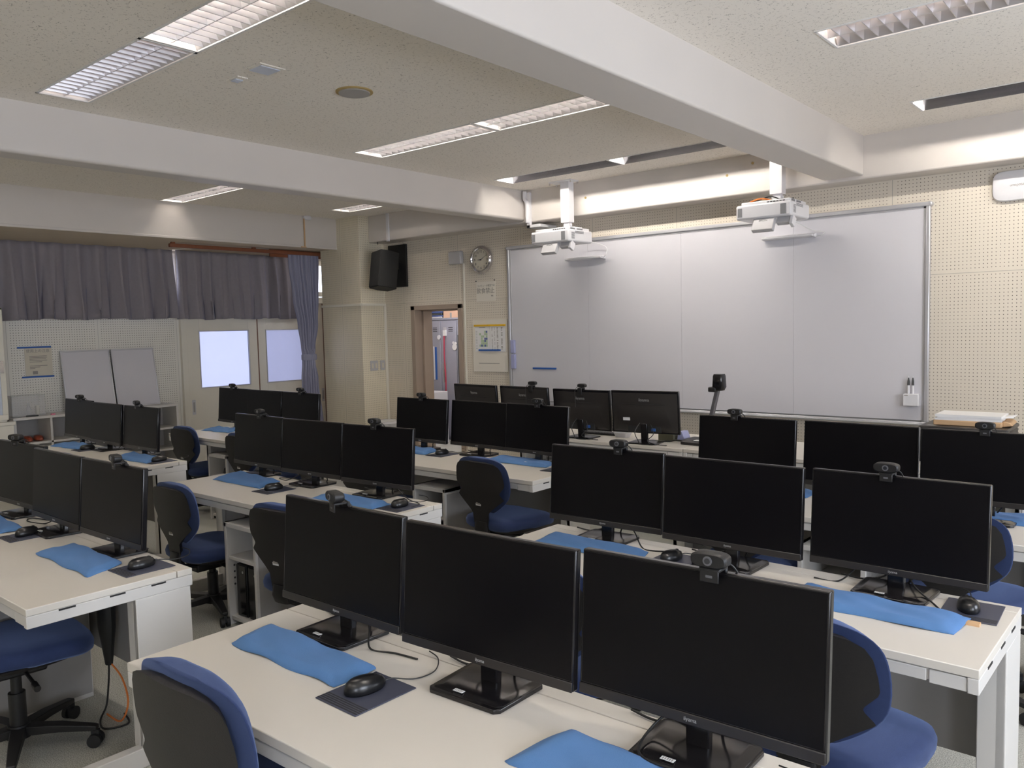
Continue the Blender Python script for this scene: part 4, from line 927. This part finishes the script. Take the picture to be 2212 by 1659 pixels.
# ------------------------------------------------------------------ chairs
def chair(label):
    r=thing('office_chair',label,'chair',(0,0,0),0,'blue office chairs')
    def sheet(rows,y0,th,curve,nx=12,lean=.10,zref=.50):
        """rows (z, half width); board with rounded section, wrapped forward at its edges"""
        g=G(); F=[];B=[]
        for z,w_ in rows:
            for i in range(nx+1):
                x=-w_+2*w_*i/nx; yy=y0+curve*x*x-lean*(z-zref)
                edge=abs(x)/max(w_,.001); bulge=math.sqrt(max(0,1-edge**4))
                F.append((x,yy+th*bulge,z)); B.append((x,yy,z))
        n=len(F); m=nx+1; R=len(rows)
        f=[(j*m+i,j*m+i+1,(j+1)*m+i+1,(j+1)*m+i) for j in range(R-1) for i in range(nx)]
        f2=[tuple(q+n for q in t[::-1]) for t in f]
        rim=[i for i in range(m)]+[j*m+nx for j in range(1,R)]+[(R-1)*m+i for i in range(nx-1,-1,-1)]+[j*m for j in range(R-2,0,-1)]
        f3=[(rim[i],rim[(i+1)%len(rim)],rim[(i+1)%len(rim)]+n,rim[i]+n) for i in range(len(rim))]
        g.add(F+B,f+f2+f3); return g
    cush=[(.500,.075),(.53,.125),(.56,.165),(.60,.206),(.64,.220),(.70,.224),(.76,.215),(.79,.200),(.812,.172),(.826,.130),(.832,.080)]
    obj('back_cushion',sheet(cush,-.195,.050,.55),'chair_blue',r,angle=75,sub=1)
    shell=[(.375,.056),(.40,.060),(.45,.060),(.50,.064),(.520,.085),(.560,.140),(.590,.184),(.5975,.192),(.604,.188),(.624,.168),(.632,.164),(.640,.168),(.672,.198),(.685,.203),(.72,.200),(.765,.190),(.79,.172),(.804,.140),(.810,.09)]
    obj('back_shell',sheet(shell,-.222,.030,.55),'shell',r,angle=50)
    st=obj('sticker',G().box(-.030,-.2275,.545,.014,-.2235,.578),'sticker',r,bevel=.001)
    obj('print',G().box(-.024,-.2282,.553,.008,-.2276,.570),'ink_soft',st)
    obj('spine',G().layers([sq_ring(0,y,z,a,b,3,16) for y,z,a,b in ((-.205,.45,.05,.018),(-.21,.40,.055,.022),(-.19,.365,.055,.03),(-.10,.345,.05,.05)) ]),'plastic',r)
    seat=[(.400,.225,.220),(.412,.238,.232),(.435,.240,.235),(.455,.232,.228),(.466,.205,.205),(.470,.15,.15)]
    rg=[]
    for z,a,b in seat:
        rr=sq_ring(0,.02,z,a,b,3.6,40); rg.append([(x*(1 if y>-.05 else .90),y,zz-(.018*max(0,(y-.12)/.12))) for x,y,zz in rr])
    obj('seat_cushion',G().layers(rg),'chair_blue',r,angle=80)
    rg=[sq_ring(0,.02,z,a,b,3.2,36) for z,a,b in ((.355,.10,.10),(.372,.17,.16),(.392,.215,.208),(.404,.222,.216))]
    obj('seat_pan',G().layers(rg),'shell',r)
    obj('mechanism',G().box(-.055,-.12,.315,.055,.10,.36),'plastic',r,bevel=.01)
    obj('lever',G().cyl((.05,.02,.335),(.20,.02,.325),.007,n=8).cyl((.19,.02,.325),(.235,.02,.32),.012,n=10),'plastic',r)
    obj('column',G().cyl((0,0,.09),(0,0,.24),.030,n=20).cyl((0,0,.24),(0,0,.33),.020,n=16),'plastic',r)
    obj('hub',G().cyl((0,0,.065),(0,0,.115),.045,.038,n=20),'plastic',r)
    lg=G().layers([[(x,s*w_,z+dz) for s,dz in ((-1,-h_),(1,-h_),(1,h_*.6),(-1,h_*.6))] for x,w_,z,h_ in ((.03,.026,.095,.022),(.15,.022,.092,.018),(.27,.016,.078,.013),(.285,.014,.076,.010))])
    cg=G().cyl((.275,-.024,.026),(.275,-.006,.026),.026,n=18).cyl((.275,.006,.026),(.275,.024,.026),.026,n=18).cyl((.275,-.006,.026),(.275,.006,.026),.010,n=10).box(.262,-.008,.03,.290,.008,.066)
    for i in range(5):
        a=math.radians(54+72*i); m_=Matrix.Rotation(a,4,'Z')
        g=G().add(lg.v,lg.f).xf(m_); l_=obj('leg',g,'plastic',r,bevel=.003)
        g=G().add(cg.v,cg.f).xf(m_); obj('caster',g,'rubber',l_)
    return r
CH={'D1':(-4.25,2.345,.785,0),'D2':(-3.24,2.325,.800,4),'E3':(-3.18,3.69,.830,-4),'E1':(-4.26,3.66,.79,3),'H1':(-6.70,3.70,.800,0),'H2':(-5.80,3.70,.80,0),'G3':(-5.77,2.37,.82,0),'A1':(-1.635,1.03,.884,2),'B3':(-.74,2.22,.845,-3),'B1':(-1.60,2.22,.835,0),'C3':(-.70,3.70,.84,-4),'C1':(-1.60,3.68,.83,0),'F3':(-3.42,1.06,.83,-6)}
CN={'D1':'left seat of the middle desk of the centre column','D2':'right seat of the middle desk of the centre column','E3':'right seat of the front desk of the centre column','E1':'left seat of the front desk of the centre column','H1':'left seat of the front desk of the door-side column','H2':'right seat of the front desk of the door-side column','G3':'right seat of the middle desk of the door-side column','A1':'left seat of the rear desk of the window-side column','B3':'right seat of the middle desk of the window-side column','B1':'left seat of the middle desk of the window-side column','C3':'right seat of the front desk of the window-side column','C1':'left seat of the front desk of the window-side column','F3':'right seat of the rear desk of the centre column'}
cm=None
for k,(x,y,zt,a) in CH.items():
    lab='blue office chair, '+CN[k]
    if cm is None: cm=chair(lab); o=cm
    else: o=dup(cm,lab)
    o.location=(x,y,0); o.rotation_euler=(0,0,math.radians(a)); dz=zt-.832
    for ch in o.children:
        if ch.name.split('.')[0] in ('back_cushion','back_shell','sticker','spine','seat_cushion','seat_pan','mechanism','lever'): ch.location.z=dz

# ------------------------------------------------------------------ things on the teacher desks
ZT=.70
kb=thing('keyboard','flat black keyboard on the teacher desk behind the third monitor','keyboard',(-3.66,5.50,ZT),.05)
obj('case',G().box(-.21,-.06,0,.21,.06,.014),'plastic',kb,bevel=.003)
g=G()
for i in range(14):
    for j in range(4): g.box(-.20+i*.028,-.05+j*.025,.014,-.177+i*.028,-.03+j*.025,.018)
obj('keys',g,'mouse',kb)
o=dup(msm,'black mouse on the teacher desk beside the third monitor',(-3.86,5.50,ZT),.4); 
tag(obj('plastic_tray',G().layers([sq_ring(-3.44,5.43,z,a,b,5,28) for z,a,b in ((.70,.05,.035),(.735,.066,.05),(.737,.066,.05),(.737,.062,.046),(.704,.046,.032))]),'bin'),'small clear plastic tray on the teacher desk','tray')
tag(obj('tissue_box',G().box(-3.115,5.42,ZT,-2.985,5.55,ZT+.095),'olive',bevel=.003),'dark olive box behind the monitor with the white back sticker','box')
g=G().prism([(5.42,0),(5.50,0),(5.455,.085)],0,.012,'x'); g.v=[(p[0],p[1],p[2]+ZT) for p in g.v]
tag(obj('card_stand',G().prism([(-2.965,ZT),(-2.895,ZT),(-2.925,ZT+.075),(-2.955,ZT+.075)],5.44,5.54,'y'),'lavender',bevel=.002),'lavender tent card beside the dark olive box','card stand')
tag(obj('cream_box',G().box(-4.48,5.17,ZT,-4.40,5.25,ZT+.085).box(-4.465,5.1695,ZT+.02,-4.415,5.17,ZT+.045),['paper_cream'],bevel=.003),'small cream box on the teacher desk between the monitors','box')
r=thing('document_camera','black document camera with raised grey arm on the teacher desk','document camera',(-2.73,5.42,ZT))
obj('base',G().layers([sq_ring(0,0,z,a,b,6,32) for z,a,b in ((0,.15,.12),(.02,.15,.12),(.035,.13,.10))]),'plastic',r)
obj('label',G().box(-.03,-.11,.033,.06,-.06,.0365),'sticker',r)
ar=obj('arm',G().layers([[(x+dx,y+dy,z) for dx,dy in ((-.014,-.018),(.014,-.018),(.014,.018),(-.014,.018))] for x,y,z in ((.02,.06,.03),(.03,.06,.20),(.085,.06,.42))]),'arm_grey',r,bevel=.003)
obj('head',G().layers([[(.10+x,.045+y,z) for x,y,_ in sq_ring(0,0,0,a,b,5,24)] for z,a,b in ((.395,.030,.035),(.42,.042,.045),(.50,.038,.042),(.515,.033,.038))]),'bezel',r)
obj('lamp_arm',G().box(.03,.0,.385,.09,.07,.42),'plastic',r,bevel=.006)
obj('cable',G().tube(spline([(-.14,-.02,.01),(-.20,-.06,.02),(-.26,-.05,.006),(-.33,-.09,.006)],8),.006,6),'cable',r)
r=thing('printer','wide black printer at the end of the teacher desk','printer',(-1.04,5.60,ZT))
obj('body',G().box(-.235,-.20,0,.235,.20,.205),'plastic',r,bevel=.012)
obj('lid',G().box(-.24,-.205,.205,.24,.205,.228),'mon_back',r,bevel=.01)
obj('mark',G().box(-.20,-.16,.2281,-.15,-.135,.2286),'logo',r)
obj('side_tray',G().box(-.30,-.10,.065,-.235,.06,.085),'white_grey',r,bevel=.006)
p=thing('paper_stack','open kraft-wrapped pile of white paper on the black printer','paper',(-1.03,5.60,ZT+.2285),math.radians(2))
obj('kraft_wrap',G().layers([[(x,y,z) for x,y in ((-.185,-.13),(.18,-.135),(.20,.13),(-.18,.135))] for z in (0,.032)]).prism([(.18,.0),(.235,.012),(.22,.03),(.18,.036)],-.10,.11,'y'),'kraft',p,bevel=.006)
g=G()
for i,(z0,z1,dx,a) in enumerate(((.0325,.045,0,0),(.0455,.052,.012,.02),(.0525,.066,.004,-.03))):
    h=G().box(-.178+dx,-.125,z0,.178+dx,.125,z1).xf(Matrix.Rotation(a,4,'Z')); g.add(h.v,h.f)
obj('sheets',g,'paper',p); obj('loose_sheet',G().add([(.15,-.10,.05),(.235,-.09,.060),(.24,.08,.062),(.15,.10,.05)],[(0,1,2,3)]),'paper',p,solid=.002)
r=thing('side_cabinet','white cabinet beside the printer at the front wall','cabinet',(-.52,5.62,0))
obj('body',G().box(-.215,-.25,0,.24,.25,.86),'white',r,bevel=.004); obj('door',G().box(-.20,-.258,.06,.225,-.25,.84),'white',r,bevel=.003)

# loose video cables around the monitor stands
def vcable(pts,label,r=.0028): return tag(obj('video_cable',G().tube(spline(pts,8),r,8),'cable'),label,'cable')
vcable([(-.80,1.50,.80),(-.86,1.46,.735),(-.84,1.37,.722),(-.76,1.355,.722),(-.66,1.375,.722),(-.585,1.40,.703),(-.50,1.40,.703),(-.42,1.43,.703)],'black cable looping over the right monitor stand, rear desk of the window-side column')
vcable([(-.70,2.79,.80),(-.66,2.75,.74),(-.585,2.70,.703),(-.565,2.655,.7035),(-.60,2.63,.703),(-.66,2.635,.722)],'black cable looping beside the stand on the middle desk of the window-side column')
vcable([(-.78,2.79,.80),(-.84,2.80,.76),(-.90,2.77,.703),(-.98,2.76,.703)],'short black cable on the window-side middle desk, left of the right monitor stand')
vcable([(-1.78,2.80,.80),(-1.72,2.79,.75),(-1.66,2.75,.703),(-1.60,2.73,.703),(-1.50,2.78,.703)],'black cable beside the stand of the left monitor, middle desk of the window-side column')
vcable([(-4.02,2.86,.80),(-4.08,2.84,.74),(-4.16,2.80,.703),(-4.26,2.82,.703),(-4.18,2.86,.703),(-4.06,2.84,.703)],'black cable coiled left of the centre monitor stand, middle desk of the centre column')
vcable([(-4.06,1.50,.80),(-4.13,1.50,.74),(-4.20,1.47,.703),(-4.33,1.44,.703),(-4.38,1.48,.703),(-4.22,1.52,.703)],'black cable looping between the left and centre monitors of the centre rear desk')
vcable([(-1.84,1.49,.80),(-1.79,1.46,.74),(-1.74,1.42,.703),(-1.66,1.44,.703),(-1.58,1.45,.703)],'black cable running from the left stand of the rear window-side desk')
vcable([(-3.28,2.88,.80),(-3.22,2.86,.74),(-3.12,2.84,.703),(-3.0,2.80,.703),(-2.97,2.72,.703)],'black cable curving past the right monitor of the centre column middle desk')
